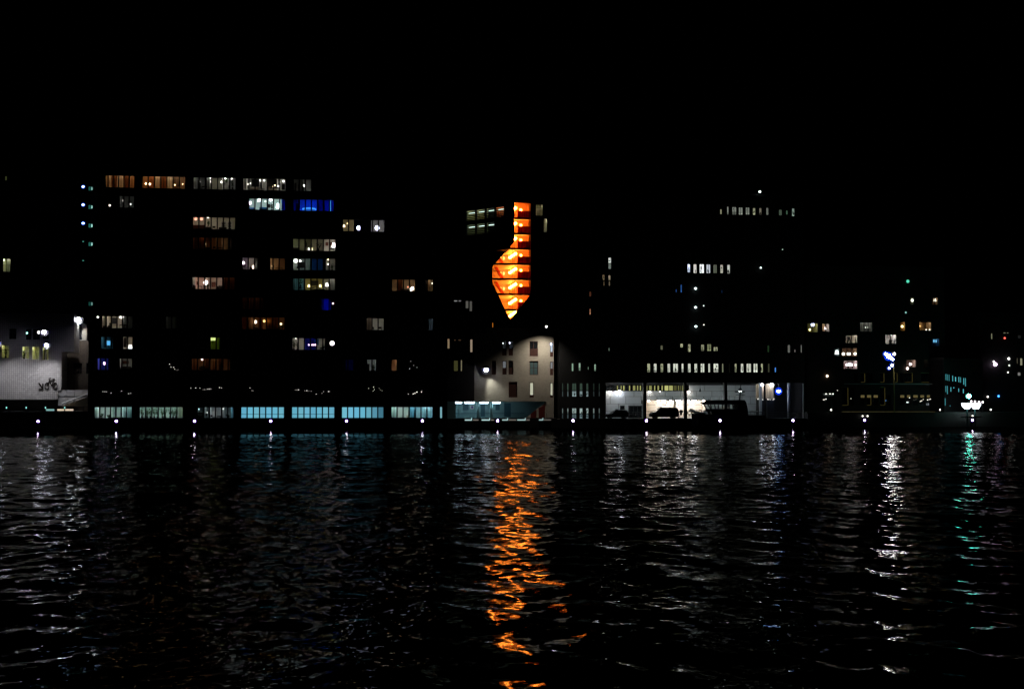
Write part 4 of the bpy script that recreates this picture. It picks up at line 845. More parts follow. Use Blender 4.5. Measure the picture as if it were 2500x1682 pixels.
for h, (col, e) in zip(hL, (((.45, .30, .20), .75), ((.42, .30, .18), .62), ((.3, .18, .1), .2), ((.3, .18, .1), .18), ((.45, .33, .24), .75), ((.05, .2, .12), .35), ((.18, .17, .06), .28), ((.4, .35, .22), .55), ((.7, .7, .7), .4), ((.7, .7, .7), .3), ((.3, .28, .25), .35), ((.3, .28, .25), .3))):
    wn = window(wh, *h, 1, bar=.03); a, b, c, d = h; box_part('blind', emit(col, e), wn, a + .02, b - .02, .26, .28, c + .02, d - .02)
wall_flood(FF, 1187, 903, .9, 'glaring floodlight on the left of the cream brick wall', (.86, .9, 1), 26, (1.5, .66, -3.5), 1100, 62, .36, .9, (.08, .10, 1), (.92, .94, .86))
wall_flood(FF, 1334, 797.5, 3.0, 'small floodlight high on the cream brick corner', (1, 1, .95), 8, (-.6, 2.4, -9), 2000, 116, .16, 1.0, None, (1, .90, .77))
# deck edge, railing and lit fender blocks below the passage
dk = FF.root('landing_deck', 'dark deck edge with pale lit blocks below the passage', 'deck')
MB().box(XF(1110), XF(1352), -1.9, -.05, ZD - .25, ZD + .1).build('beam', M_METAL, dk)
for p0, p1, e in ((1135, 1152, .9), (1155, 1168, .25), (1176, 1196, .9), (1199, 1206, .25), (1226, 1240, .7), (1242, 1260, .22), (1263, 1283, .7), (1285, 1293, .2), (1316, 1326, .6), (1328, 1345, .16)):
    f2 = Fr(1230, .75); a, b = [f2.at(p, 1024)[0] + f2.o.x - FF.o.x for p in (p0, p1)]; zz0, zz1 = f2.at(1230, 1026.3)[1], f2.at(1230, 1023.6)[1]
    bl = MB().box(a, b, -2.35, -2.2, zz0, zz1).build('fender_glow', emit((.62, .92, .9) if e > .3 else (.75, .68, .6), round(e * .8, 2)), dk)  # lamplight on the fender blocks put in as glow
    if e > .3: MB().box(b - .1, b, -2.36, -2.2, zz1 + .002, zz1 + .22).build('end_glow', emit((.62, .92, .9), round(e, 2)), bl)

# ---- dark building with the orange stair
FE = Fr(1250, 2.6)
st = FE.root('stair_building', 'black building with a tall jagged opening glowing orange', 'building')
poly = [(1256, 494.3), (1296, 496.5), (1296, 717), (1294, 722), (1262, 760), (1246, 780), (1240.5, 772), (1202, 688.5), (1202, 651), (1209.5, 643), (1256, 590.5)]
pp = [FE.at(*q) for q in poly]
W1, W2 = FE.rect(1307.5, 1325.5, 499.5, 527), FE.rect(1327, 1336, 534, 568); W3 = FE.rect(1202.3, 1204, 788, 799)
ex0, ex1, ez0, ez1 = FE.at(1188, 640)[0], FE.at(1354, 640)[0], FE.at(1250, 801)[1], FE.at(1250, 476)[1]
bm = bmesh.new(); ed = []
def loop_(pts):
    vs = [bm.verts.new((x, 0, z)) for x, z in pts]
    for k in range(len(vs)): ed.append(bm.edges.new((vs[k], vs[(k + 1) % len(vs)])))
loop_([(ex0, ez0), (ex1, ez0), (ex1, ez1), (ex0, ez1)]); loop_(pp)
for a, b, c, d in (W1, W2, W3): loop_([(a, c), (b, c), (b, d), (a, d)])
bmesh.ops.triangle_fill(bm, edges=ed, use_beauty=True)
bm.verts.index_update(); m = MB(); m.v = [tuple(v.co) for v in bm.verts]; m.f = [tuple(v.index for v in f.verts) for f in bm.faces]; bm.free()
for ring in (pp, *[[(a, c), (b, c), (b, d), (a, d)] for a, b, c, d in (W1, W2, W3)]):
    for k in range(len(ring)):
        (x0, z0), (x1, z1) = ring[k], ring[(k + 1) % len(ring)]; m.quad((x0, 0, z0), (x1, 0, z1), (x1, .3, z1), (x0, .3, z0))
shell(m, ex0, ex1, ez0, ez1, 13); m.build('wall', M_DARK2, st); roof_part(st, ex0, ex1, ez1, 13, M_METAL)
ZE = lambda py: FE.at(1270, py)[1]; XE = lambda px: FE.at(px, 640)[0]
lv = [494.5, 531.8, 569.3, 605.8, 643.3, 680.3, 717.3, 755, 786]
xl, xm, xr = XE(1190), XE(1263), XE(1301)
at = MB(); at.box(xl - .2, xl, .31, 9.5, ZE(790), ZE(490)); at.box(xr, xr + .2, .31, 9.5, ZE(790), ZE(490)); at.box(xl, xr, 9.3, 9.5, ZE(790), ZE(490)); at.box(xl, xr, .31, 9.3, ZE(490) - .05, ZE(490)); M_AMBER = M_CEIL = principled('pale_amber', (.80, .74, .55), .6, var=.1); M_AMBER = principled('amber_wall', (.56, .42, .28), .6, var=.10, scale=.7); at.build('atrium_wall', M_AMBER, st)  # slabs paler than walls: brighter ceilings put into the colour
MB().box(xm, xr - .01, 2.4, 2.6, ZE(790), ZE(491)).box(xm, xm + .15, 2.61, 9.29, ZE(790), ZE(491)).build('lift_wall', M_ORANGE, st)
OL = (1, .24, .026); M_REDG = cloth((.26, .03, .01))
EO = emit(OL, 80, 'orange_lamp_glow'); EO2 = emit((1, .22, .026), 56, 'orange_globe_glow'); ED = emit((1, .7, .15), 3, 'orange_dot_glow')
for k, py in enumerate(lv):
    z = ZE(py)
    if k:
        sl = MB().box(xl + .01, xr - .01, .36, 2.39, z - .16, z).box(xl + .01, xm - .01, 2.4, 9.29, z - .16, z).build('floor_slab', M_CEIL, st)
        MB().box(xl + .01, xr - .01, .315, .355, z - .24, z + .08).build('slab_edge', M_METAL, sl)
    if k == len(lv) - 1: break
    zb = ZE(lv[k + 1])
    if k < 7:
        rl_ = MB().box(xm + .1, xr - .05, .5, .54, zb + .1, zb + 1.12).build('balustrade', M_REDG, st)
        MB().tube((xl + .02, .48, zb + 1.16), (xr - .02, .48, zb + 1.16), .028, n=6).build('handrail', M_METAL, rl_)
        lp = MB().ball((XE(1274.3) , 1.25, zb + 1.42), .19, nu=12, nv=8).build('globe_lamp', EO2, st, smooth=True); MB().tube((XE(1274.3), 1.25, zb + 1.6), (XE(1274.3), 1.25, z - .17), .015, n=5).build('cord', M_METAL, lp)
        MB().box(xr - .5, xr - .38, 1.2, 2.39, zb + .02, z - .17).build('door_post', M_ORANGE, st)
    for j in range(4):
        px, off = 1258.5 - 4.6 * j, .9 + 2.2 * j
        x, zz_ = FE.at(px, (lv[k + 1] - 23.5) + 3.0 * j, off)
        if k == 7: zz_ = min(zz_, z - .45)
        lp = MB().ball((x, off, min(zz_, z - .4)), .23, nu=12, nv=8).build('globe_lamp', EO, st, smooth=True)
        MB().tube((x, off, min(zz_, z - .4) + .2), (x, off, z - .165), .015, n=5).build('cord', M_METAL, lp)
    if 2 < k < 6:
        for px in (1222, 1230): x, zz_ = FE.at(px, lv[k + 1] - 12.5, 9.1); MB().tube((x, 9.05, zz_ - .22), (x, 9.05, zz_ + .22), .1, n=8).build('wall_lamp', ED, st)
    if 2 < k < 7:
        a, b = FE.at(1207, lv[k] + 2, 4.5), FE.at(1233, lv[k] + 20, 4.5)
        MB().prism([(a[0], z - .2), (a[0] + .45, z - .2), (b[0], zb + .05), (b[0] - .45, zb + .05)], 4.2, 4.5).build('stair_stringer', M_RED, st)
        MB().prism([(a[0] + .1, z - .2), (a[0] + .4, z - .2), (b[0] - .05, zb + .05), (b[0] - .35, zb + .05)], 4.51, 5.6).build('stair_flight', M_ORANGE, st)
for px in (1251.5, 1253.2, 1257): MB().tube((XE(px), .6, ZE(786)), (XE(px), .6, ZE(500)), .02, n=5).build('hanging_rod', M_METAL, st)
wn = window(st, *W1, 1, bar=.05, tr=.7); room_box(wn, *W1, (.5, .47, .34), (1, .95, .75), .22); curtain_part(wn, W1[0] + .15, W1[1] - .1, W1[2], W1[2] + (W1[3] - W1[2]) * .7, (.7, .6, .45))
wn = window(st, *W2, 1, bar=.05, tr=.66); room_box(wn, *W2, (.55, .52, .42), (1, .95, .8), .5)
wn = window(st, *W3, 1, bar=.01, pane_mat=emit((1, .3, .03), .6))
# ---- angled wing with louvred windows
FG_ = Fr(1247, -1.8, -math.atan(.9) - YAW)
wg = FG_.root('louvred_wing', 'black angled wing with two rows of louvred office windows', 'building')
cols = [(1137.5, 1159.5), (1161.5, 1183), (1185.5, 1206.5), (1209, 1230)]
zr = [(FG_.at(1160, 537.5)[1], FG_.at(1160, 511)[1]), (FG_.at(1160, 573)[1], FG_.at(1160, 545)[1])]
hw = []
for r, (z0, z1) in enumerate(zr):
    for c0, c1 in cols: hw.append((FG_.at(c0, 530)[0], FG_.at(c1, 530)[0], z0, z1))
x0, x1 = FG_.at(1112, 530)[0], FG_.at(1246, 530)[0]; z0, z1 = FG_.at(1200, 612)[1], FG_.at(1200, 484)[1]
bx, by = FG_.t.y * 6, FG_.n.y * 6                     # straight back into the block
m = facade(MB(), x0, x1, z0, z1, hw)
for xa, xc in ((x0, x0 + bx), (x1, x1 + bx)): m.quad((xa, 0, z0), (xc, by, z0), (xc, by, z1), (xa, 0, z1))
m.quad((x0 + bx, by, z0), (x1 + bx, by, z0), (x1 + bx, by, z1), (x0 + bx, by, z1)); m.quad((x0, 0, z0), (x1, 0, z0), (x1 + bx, by, z0), (x0 + bx, by, z0)); m.build('wall', M_DARK2, wg)
MB().quad((x0, 0, z1), (x1, 0, z1), (x1 + bx, by, z1), (x0 + bx, by, z1)).build('roof', M_METAL, wg)
for k, h in enumerate(hw):
    wn = window(wg, *h, 1, bar=.05)
    if k % 4 < 3: room_box(wn, *h, (.42, .40, .22), (.95, 1, .75), .16, depth=(3, 2, 1.2)[k % 4])
    else: room_box(wn, *h, (.5, .2, .08), (1, .5, .2), .22, depth=.8)  # orange wall and light imitate glow from the stair atrium
    if k % 4 < 3 or k == 3:
        a, b, c, d = h; MB().box(a + .1, b - .1, .62, .74, d - .55, d - .33).build('strip_light', emit((.78, 1, .92), 1.6), wn)
for r, (z0, z1) in enumerate(zr):
    n_ = 6
    for j in range(n_): z = z0 + (z1 - z0) * (j + .5) / n_; box_part('louvre', M_METAL, wg, hw[0][0] - .1, hw[3][1] + .1, -.14, -.02, z - .07, z + .07)

# ================================================================== harbour office with the lit arcade
FG = Fr(1700, 2.5)
of = FG.root('office_building', 'black office block with narrow lit windows above a bright arcade', 'building')
XG = lambda px: FG.at(px, 950)[0]; ZG = lambda py: FG.at(1700, py)[1]
YEL, PALE, BLW, GRN = (.60, .60, .38), (.55, .58, .50), (.62, .70, 1.0), (.42, .62, .46)
rowA = [(1758.5, 1763, 511, 523, YEL, .5), (1775.5, 1779.5, 504.5, 524, PALE, .5), (1788, 1798.5, 505.5, 524.5, PALE, .42), (1804, 1814, 506.5, 524.5, PALE, .42), (1821, 1830.5, 506.5, 524, PALE, .36), (1838.5, 1845, 508, 525, YEL, .5), (1854, 1860, 508, 525, (.55, .48, .36), .34), (1871, 1877, 507.5, 525, PALE, .28), (1902, 1910, 512, 526, (.3, .42, .3), .2), (1919.5, 1924, 514, 524, (.2, .4, .25), .3), (1934, 1940.5, 509, 528, (.45, .6, .5), .5)]
rowB = [(1679, 1685.5, 645, 665, BLW, 2.4), (1693.5, 1701.5, 645, 667, (.9, .85, .8), .9), (1708.5, 1719.5, 645, 667, (.95, .97, 1), 1.6), (1725, 1735, 645.5, 667, (.8, .84, .95), .85), (1742, 1751, 646, 667, (.42, .46, .34), .3), (1759, 1766, 646.5, 667, (.8, .76, .64), .7), (1776, 1783, 646.5, 668, (.85, .88, .8), .8)]
rowC = [(1613, 1619, 843, 854, YEL, .2), (1661.5, 1668, 839, 848, YEL, 1.0), (1680, 1687, 840, 859, YEL, .55), (1712, 1720, 841, 857, YEL, .5), (1727, 1737, 840, 857, (.45, .47, .25), .5), (1742.5, 1753, 847, 857, YEL, .6), (1923.5, 1930, 842, 861, (.5, .5, .45), .28), (1940, 1943, 853, 860, (.6, .55, .5), .4), (1955.5, 1958.5, 842, 861, (.5, .5, .45), .5), (1874, 1879, 843, 860, (.1, .25, .1), .15)]
WH = (.92, .94, .80)
rowD = [(1580.5, 1588, .6), (1596.5, 1604, .8), (1613, 1620, .5), (1630, 1637, .7), (1644, 1656, .95), (1664.5, 1669.5, 1.0), (1680, 1687, .8), (1695.5, 1703, .8), (1711, 1720.5, .95), (1729.5, 1734.5, .8), (1742.5, 1754.5, 1.1), (1763, 1767, .3), (1780.5, 1782, .15), (1794, 1799.5, .5), (1809, 1816, .75), (1823, 1834.5, .8), (1840, 1850.5, .8), (1858, 1863.5, .6), (1875, 1880, .06)]
wl = [q[:4] + (q[4], q[5]) for q in rowA + rowB + rowC] + [(a, b, 887.5, 909, WH if e > .6 else (.75, .78, .50), e) for a, b, e in rowD]
wl += [(1396, 1400.5, 887, 906, GRN, .7), (1413, 1418, 886, 905, GRN, .8), (1435.5, 1437.5, 895, 903, GRN, .6), (1451, 1455.5, 889, 906, GRN, .7), (1486, 1489, 884 - 35, 892 - 35, GRN, .3), (1485.5, 1492.5, 629, 642, (.8, .84, .8), .9), (1485.5, 1492.5, 643.5, 657, (.35, .4, .36), .5), (1471, 1476.5, 671, 684, (.3, .22, .12), .6), (1485.5, 1491, 672, 685, (.45, .36, .24), .7), (1486.5, 1490, 687, 698, (.45, .36, .24), .35), (1473.5, 1476.5, 687, 698, (.3, .22, .12), .3), (1439.5, 1443, 754, 768, (.5, .22, .12), .7), (1439, 1444, 712, 724, (.3, .1, .05), .25), (1650, 1653, 706, 714, (.05, .16, .5), .4), (1662, 1665.5, 695, 714, (.06, .22, .7), .5), (1762, 1764, 708, 716, (.06, .22, .7), .2)]
for p0, p1, ea, eb in ((1372.5, 1375.5, .10, .25), (1385, 1388.5, .16, .35), (1397, 1407.5, .12, .55), (1415.5, 1422.5, .12, .7), (1431.5, 1437, .10, .7), (1448, 1452, .04, .3), (1462, 1465, .06, .2)):
    wl += [(p0, p1, 935.5, 953, (.35, .55, .42), ea), (p0, p1, 954.5, 968, (.55, .72, .75), ea * 3.5 if p0 in (1397, 1415.5, 1431.5) else ea), (p0, p1, 996.5, 1009, (.6, .75, .72), eb), (p0, p1, 1010.5, 1021.5, (.35, .5, .55), eb * .45)]
wl += [(1892, 1895.5, 897, 908.5, (.10, .35, 1), 1.2)]
hg = [FG.rect(*q[:4]) for q in wl]
gx0, gx1, gz1 = XG(1366), XG(1966), ZG(478)
arc = (XG(1478.5), XG(1961.5), ZD + .01, ZG(934))
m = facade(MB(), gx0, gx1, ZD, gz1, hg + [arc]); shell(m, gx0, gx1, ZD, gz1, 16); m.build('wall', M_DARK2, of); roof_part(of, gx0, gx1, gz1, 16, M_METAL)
for q, h in zip(wl, hg):
    wn = window(of, *h, 2 if h[1] - h[0] > .6 else 1, bar=.03, mull=.05, whole=h[1] - h[0] <= .6); a, b, c, d = h; col, e = q[4], q[5]
    # rooms behind the narrow windows: a lit blind, sometimes pulled half way, above desks and shelves
    cut = rnd.choice((0, 0, .25, .4)) if e > .3 else 0
    box_part('blind', emit(col, round(e, 2)), wn, a + .02, b - .02, .27, .29, c + (d - c) * cut, d - .02)
    if cut: box_part('lower_blind', emit(tuple(min(1, v * 1.1) for v in col), round(e * rnd.choice((.4, 1.4)), 2)), wn, a + .02, b - .02, .285, .3, c + .02, c + (d - c) * cut - .01)
    if e > .3 and b - a > .35:
        for k in range(2):
            u = rnd.uniform(a + .05, b - .2); hh = rnd.uniform(.15, .6) * (d - c); zz_ = rnd.uniform(c + .03, d - hh - .05)
            box_part('shelf', M_DUSK, wn, u, u + rnd.uniform(.06, .16), .24, .26, zz_, zz_ + hh * .6)
# small lamps on the front
FGw = Fr(1700, 2.3)
for px, py, r, col, E, lab in ((1698.3, 704.5, .2, (.8, 1, 1), 6, 'upper small white wall lamp on the office block'), (1698.3, 750.5, .2, (.8, 1, 1), 6, 'middle small white wall lamp on the office block'), (1699, 797, .2, (.8, 1, 1), 6, 'lower small white wall lamp on the office block'), (1855, 468.7, .2, (.8, 1, 1), 5, 'white roof lamp on top of the office block'), (1857.5, 654, .15, (.8, 1, .95), 4, 'tiny white lamp right of the bright office windows'), (1718, 746.5, .09, (.8, 1, .95), 3, 'tiny dot lamp beside the middle office wall lamp'), (1718.5, 793, .09, (1, 1, .8), 3, 'tiny dot lamp beside the lower office wall lamp'), (1910.5, 609.5, .1, (.5, .8, .6), 1, 'faint green lamp high on the office block')):
    x, z = FGw.at(px, py); p = FGw.world(x, 0, z)
    t = thing('wall_lamp', lab, 'lamp', p, 0, 'small lamps on the office block')
    if py < 480: MB().tube((0, 0, -1.2), (0, 0, -r), .04, n=6).build('pole', M_METAL, t)
    else: MB().box(-r * .8, r * .8, .06, .19, r * .3, r * .7).build('bracket', M_METAL, t)
    MB().ball((0, 0, 0), r, r * .7, r * .75).build('bulb', emit(col, E), t, smooth=True)
# ---- arcade interior
YB = 6.0
XB_ = lambda px, py=980: FG.at(px, py, YB)[0]; ZB_ = lambda py: FG.at(1700, py, YB)[1]
ax0, ax1 = arc[0], arc[1]
MB().box(ax0 - .3, ax1 + .3, .32, YB + 3, ZG(934) + .3, ZG(934) + .5).build('soffit', M_PANEL, of)
MB().box(ax0 - .3, ax0, .32, YB + 3, ZD, ZG(934) + .3).build('side_wall', M_PANEL, of)
for p0, p1 in ((1570, 1577.8), (1670, 1677), (1768, 1775)): MB().box(XG(p0), XG(p1), -.08, .5, ZD, ZG(933)).build('column', M_METAL, of)
a, b, c, d = FG.rect(1922, 1930, 936, 1003, 2); MB().tube(((a + b) / 2, 2, ZD), ((a + b) / 2, 2, ZG(934)), (b - a) / 2, n=16).build('round_column', M_PANEL, of, smooth=True)
MB().tube((XG(1960), -.1, ZD), (XG(1960), -.1, ZG(936)), .09, n=8).build('end_post', M_WHITEP, of)
# back wall: clerestory strip, staggered concrete panels, cream alcove, curtained bays
alc = (XB_(1578), XB_(1723), ZD, ZB_(977))
xe = XB_(1846)
MB().box(ax0 - .3, alc[0], YB + .06, YB + .3, ZD, ZB_(955)).box(alc[0], xe, YB + .06, YB + .3, ZB_(977), ZB_(955)).box(alc[1], xe, YB + .06, YB + .3, ZD, ZB_(977) - .01).box(ax0 - .3, xe, YB + .06, YB + .3, ZB_(940), ZG(934) + .29).box(XB_(1682), xe, YB + .06, YB + .3, ZB_(955) + .01, ZB_(940) - .01).build('back_wall', M_METAL, of)
rows = [(955, 967.7, 1472), (968.3, 985.6, 1452), (986.2, 1003.6, 1472), (1004.2, 1021, 1452)]
dholes = [(1534, 1567, 990, 1021), (1513.5, 1525, 990, 1000)]
for t0, b0, s0 in rows:
    px = s0
    while px < 1846:
        for q0, q1 in [(px, px + 37.5)]:
            q0, q1 = max(q0, 1479), min(q1, 1845.5)
            if q1 - q0 < 3: continue
            if t0 > 970 and q1 > 1578 and q0 < 1723:
                if t0 < 977 < b0: pass
                cl = [(q0, min(q1, 1577.5))] if q0 < 1577 else []
                if q1 > 1723: cl.append((max(q0, 1723.5), q1))
            else: cl = [(q0, q1)]
            if t0 < 970 < b0 and q1 > 1578 and q0 < 1723: cl = [(q0, q1)]
            for c0, c1 in cl:
                bb = b0 if not (t0 < 970 < b0 and c1 > 1578 and c0 < 1723) else 976.6
                segs = [(c0, c1, t0, bb)]
                for h0, h1, g0, g1 in dholes:
                    ns = []
                    for u0, u1, v0, v1 in segs:
                        if u1 <= h0 or u0 >= h1 or v1 <= g0 or v0 >= g1: ns.append((u0, u1, v0, v1)); continue
                        if u0 < h0: ns.append((u0, h0, v0, v1))
                        if u1 > h1: ns.append((h1, u1, v0, v1))
                        if v0 < g0: ns.append((max(u0, h0), min(u1, h1), v0, g0))
                        if v1 > g1: ns.append((max(u0, h0), min(u1, h1), g1, v1))
                    segs = ns
                for u0, u1, v0, v1 in segs:
                    if u1 - u0 > .8 and v1 - v0 > .8:
                        a, b, c, d = FG.rect(u0 + .25, u1 - .25, v0, v1, YB); box_part('concrete_panel', M_PANEL, of, a, b, YB - .05 + rnd.uniform(-.012, .012), YB + .05, max(c, ZD + .01), d)
        px += 38
for px0 in range(1682, 1846, 38): a, b, c, d = FG.rect(px0 + .3, min(px0 + 37.7, 1845.5), 940.5, 954.4, YB); box_part('concrete_panel', M_PANEL, of, a, b, YB - .05, YB + .05, c, d)
a, b, c, d = FG.rect(1514, 1524.5, 990.5, 999.5, YB + .1); window(of, a, b, c, d, 1, fy=YB - .04, pane_mat=M_DGLASS, whole=True)
a, b, c, d = FG.rect(1536, 1566, 991.5, 1009, YB + .1); dw = window(of, a, b, ZD + .05, d, 3, fy=YB - .04, pane_mat=M_DGLASS, whole=True)
# clerestory: yellow lit and dark lights
cs = [(1481, 1488, 0), (1490, 1497, 0), (1499, 1503.5, 0), (1506, 1509.5, .55), (1511, 1513.5, 0), (1515, 1518.8, .5), (1521.5, 1525.2, .95), (1527, 1533, 0), (1535.5, 1539.2, .8), (1545, 1551.8, .5), (1555, 1559, .55), (1562, 1565.5, .75), (1578, 1582, .25), (1584.5, 1592, .5), (1597, 1600.5, .8), (1605, 1609.8, .6), (1615, 1619, .75), (1622.5, 1632.5, 1.0), (1633.3, 1643.5, .75), (1644.5, 1653, .15), (1655, 1659, .3), (1660.5, 1664, .15), (1665.5, 1668.5, .5)]
for p0, p1, e in cs:
    a, b, c, d = FG.rect(p0, p1, 941, 953.5, YB)
    wn = window(of, a, b, c, d, 1, fy=YB + .05, bar=.03, pane_mat=M_DGLASS if not e else None)
    if e: box_part('blind', emit((.62, .60, .22), e), wn, a + .02, b - .02, YB + .2, YB + .22, c + .02, d - .02)
# alcove
M_ALC = principled('alcove_plaster', (.80, .70, .58), .8, var=.05)
m = MB(); y0, y1 = YB + .31, YB + 2.2
m.box(alc[0], alc[1], y1, y1 + .2, ZD, alc[3]); m.box(alc[0] - .2, alc[0], y0 - .25, y1, ZD, alc[3]); m.box(alc[1], alc[1] + .2, y0, y1, ZD, alc[3] - .02); m.box(alc[0], alc[1], y0 - .24, y1, alc[3] - .01, alc[3] + .1); m.build('alcove_wall', M_ALC, of)
for px in (1646.5,): a, b, c, d = FG.rect(px - 3, px + 3, 978, 1021, YB + .6); MB().box(a, b, YB + .4, YB + 1.0, ZD, alc[3] - .02).build('alcove_pier', M_ALC, of)
for p0, p1, py in ((1578, 1723, 987.5), (1578, 1723, 1003)): a, b, c, d = FG.rect(p0, p1, py, py + .7, y1 - .02); box_part('joint', M_DUSK, of, a, b, y1 - .03, y1 - .002, c, d)
EWS = emit((.90, .93, 1), 60); EWS2 = emit((1, .90, .78), 34); EBL = emit((.45, .55, 1), 14)
for px, py, r, mt in ((1584, 978.5, .17, EWS2), (1607, 978.5, .17, EWS2), (1620, 979, .30, EWS), (1636.5, 978.5, .17, EWS2), (1649, 978.5, .17, EWS2), (1657.8, 979, .30, EWS), (1681, 978.5, .2, EWS2), (1695, 979, .30, EWS), (1717, 978.5, .15, EWS2)):
    x, z = FG.at(px, py, YB + .9); lp = MB().ball((x, YB + .9, z), r, r, r * .6).build('spot_lamp', mt, of, smooth=True); MB().tube((x, YB + .9, z + r * .5), (x, YB + .9, alc[3] - .015), .05, n=6).build('bracket', M_METAL, lp)
for px, py, r, mt in ((1488.5, 956.5, .22, EWS2), (1512, 955.5, .24, EWS), (1586, 956.5, .18, EWS2), (1611.5, 956, .06, EWS2), (1681, 957, .2, EWS2)):
    x, z = FG.at(px, py, YB - .5); lp = MB().ball((x, YB - .5, z), r, r, r * .5).build('spot_lamp', mt, of, smooth=True); MB().box(x - .04, x + .04, YB - .5, YB - .06, z + r * .5, z + r * .5 + .06).build('bracket', M_METAL, lp)
# added light strips hidden above the soffit edge to brighten the arcade
for p0, p1 in ((1490, 1560), (1590, 1660), (1690, 1760), (1784, 1840)): MB().box(XG(p0), XG(p1), 1.2, 1.45, ZG(934) + .2, ZG(934) + .26).build('soffit_fill', emit((.88, 1, .95), 16), of)
# curtained bays at the right end
for p0, p1 in ((1847.5, 1864.5), (1871.5, 1889)):
    a, b, c, d = FG.rect(p0, p1, 938, 973, 3.0)
    cu = curtain_part(of, a, b, c, d, (.72, .60, .44), y=3.0); MB().box(a, b, 3.4, 3.5, c, d).build('lit_back', M_CREAMW, of)
    lp = MB().ball(((a + b) / 2 + .15, 2.6, d - .1), .3, .3, .2).build('spot_lamp', emit((.78, .84, 1), 50), of, smooth=True); MB().tube(((a + b) / 2 + .15, 2.6, d + .05), ((a + b) / 2 + .15, 2.6, ZG(934)), .05, n=6).build('bracket', M_METAL, lp)
    cb = MB().box(a, b, 2.7, 3.2, ZD, c - .05).build('counter', M_METAL, of)
    for k in range(7): MB().ball((rnd.uniform(a, b), 2.66, c - .1 + rnd.uniform(-.12, .1)), .06, nu=6, nv=4).build('counter_glint', emit((1, .93, .85), rnd.choice((1.5, 3))), cb)  # sparkles along the counter edge put in as glowing dots
x, z = FG.at(1868, 960, 2.6); MB().box(XG(1865), XG(1871), 2.4, 2.8, ZD, ZG(934)).build('pier', M_PANEL, of)
MB().box(XG(1890), ax1 + .2, 7.5, 7.8, ZD, ZG(934)).build('dark_back_wall', M_DARK2, of)
# blue police-style lamp, life ring railing
t = thing('blue_lamp', 'round blue lamp glowing at the right end of the arcade', 'lamp', FG.world(FG.at(1901, 955, .8)[0], .8, FG.at(1901, 955, .8)[1]))
MB().ball((0, 0, 0), .34, .2, .2).build('bulb', emit((.40, .66, 1), 28), t, smooth=True); MB().torus((0, .05, 0), .46, .16).build('blue_halo', emit((.01, .06, 1), .8), t, smooth=True); MB().tube((0, .1, .2), (0, .1, 1.55), .04, n=6).build('rod', M_METAL, t)  # glowing blue torus imitates the lens bloom around this lamp
FRl = Fr(1700, 1.6)
rl = FRl.root('quay_railing', 'thin black railing along the arcade quay', 'railing', None)
z0, z1 = ZD, ZD + 1.05
for k in range(3): z = z0 + .3 + .36 * k; MB().tube((FRl.at(1535, 1010)[0], 0, z), (FRl.at(1962, 1010)[0], 0, z), .03, n=6).build('rail', M_METAL, rl)
for px in list(range(1535, 1575, 9)) + list(range(1656, 1962, 17)): x = FRl.at(px, 1010)[0]; MB().tube((x, .0, z0), (x, .0, z1 + .02), .035, n=6).build('post', M_METAL, rl)
x, z = FRl.at(1683.5, 1008, -.15)
t = thing('life_ring', 'round life ring hanging on the arcade railing', 'life ring', FRl.world(x, -.12, z)); MB().torus((0, 0, 0), .30, .075, nu=24).build('ring', principled('ring_dark', (.10, .05, .04), .6), t, smooth=True)
for k in range(4): an = math.pi / 4 + k * math.pi / 2; MB().tube((.2 * math.cos(an), 0, .2 * math.sin(an)), (.4 * math.cos(an), 0, .4 * math.sin(an)), .085, n=8).build('band', M_WHITEP, t)
# hooded bundle by the railing
a, b, c, d = FRl.rect(1657, 1667, 1000, 1021, .3)
t = thing('covered_bundle', 'dark hooded bundle on a stand beside the van', 'engine', FRl.world((a + b) / 2, .5, ZD)); MB().ball((.1, 0, d - ZD - .3), .28, .3, .32).build('hood', M_METAL, t, smooth=True); MB().prism([(-.1, .5), (.2, .5), (.25, d - ZD - .4), (-.05, d - ZD - .45)], -.12, .12).build('shaft', M_METAL, t)  # bundle of uncertain kind, listed under engine
MB().box(-.35, .35, -.3, .3, 0, .12).build('base', M_METAL, t); MB().tube((-.3, 0, .1), (.05, 0, .75), .05, n=6).build('brace', M_METAL, t)
a, b, c, d = FG.rect(1694.5, 1701, 946, 956, 3.5)
x, z = FG.at(1709.5, 951, 4); t = thing('hanging_bell', 'dark bell shape hanging before the concrete panels', 'bell', FG.world(x, 4, z)); MB().tube((0, 0, -.35), (0, 0, .25), .2, .05, 10).build('body', M_METAL, t); MB().tube((0, 0, .25), (0, 0, ZG(934) - z), .02, n=5).build('cord', M_METAL, t)

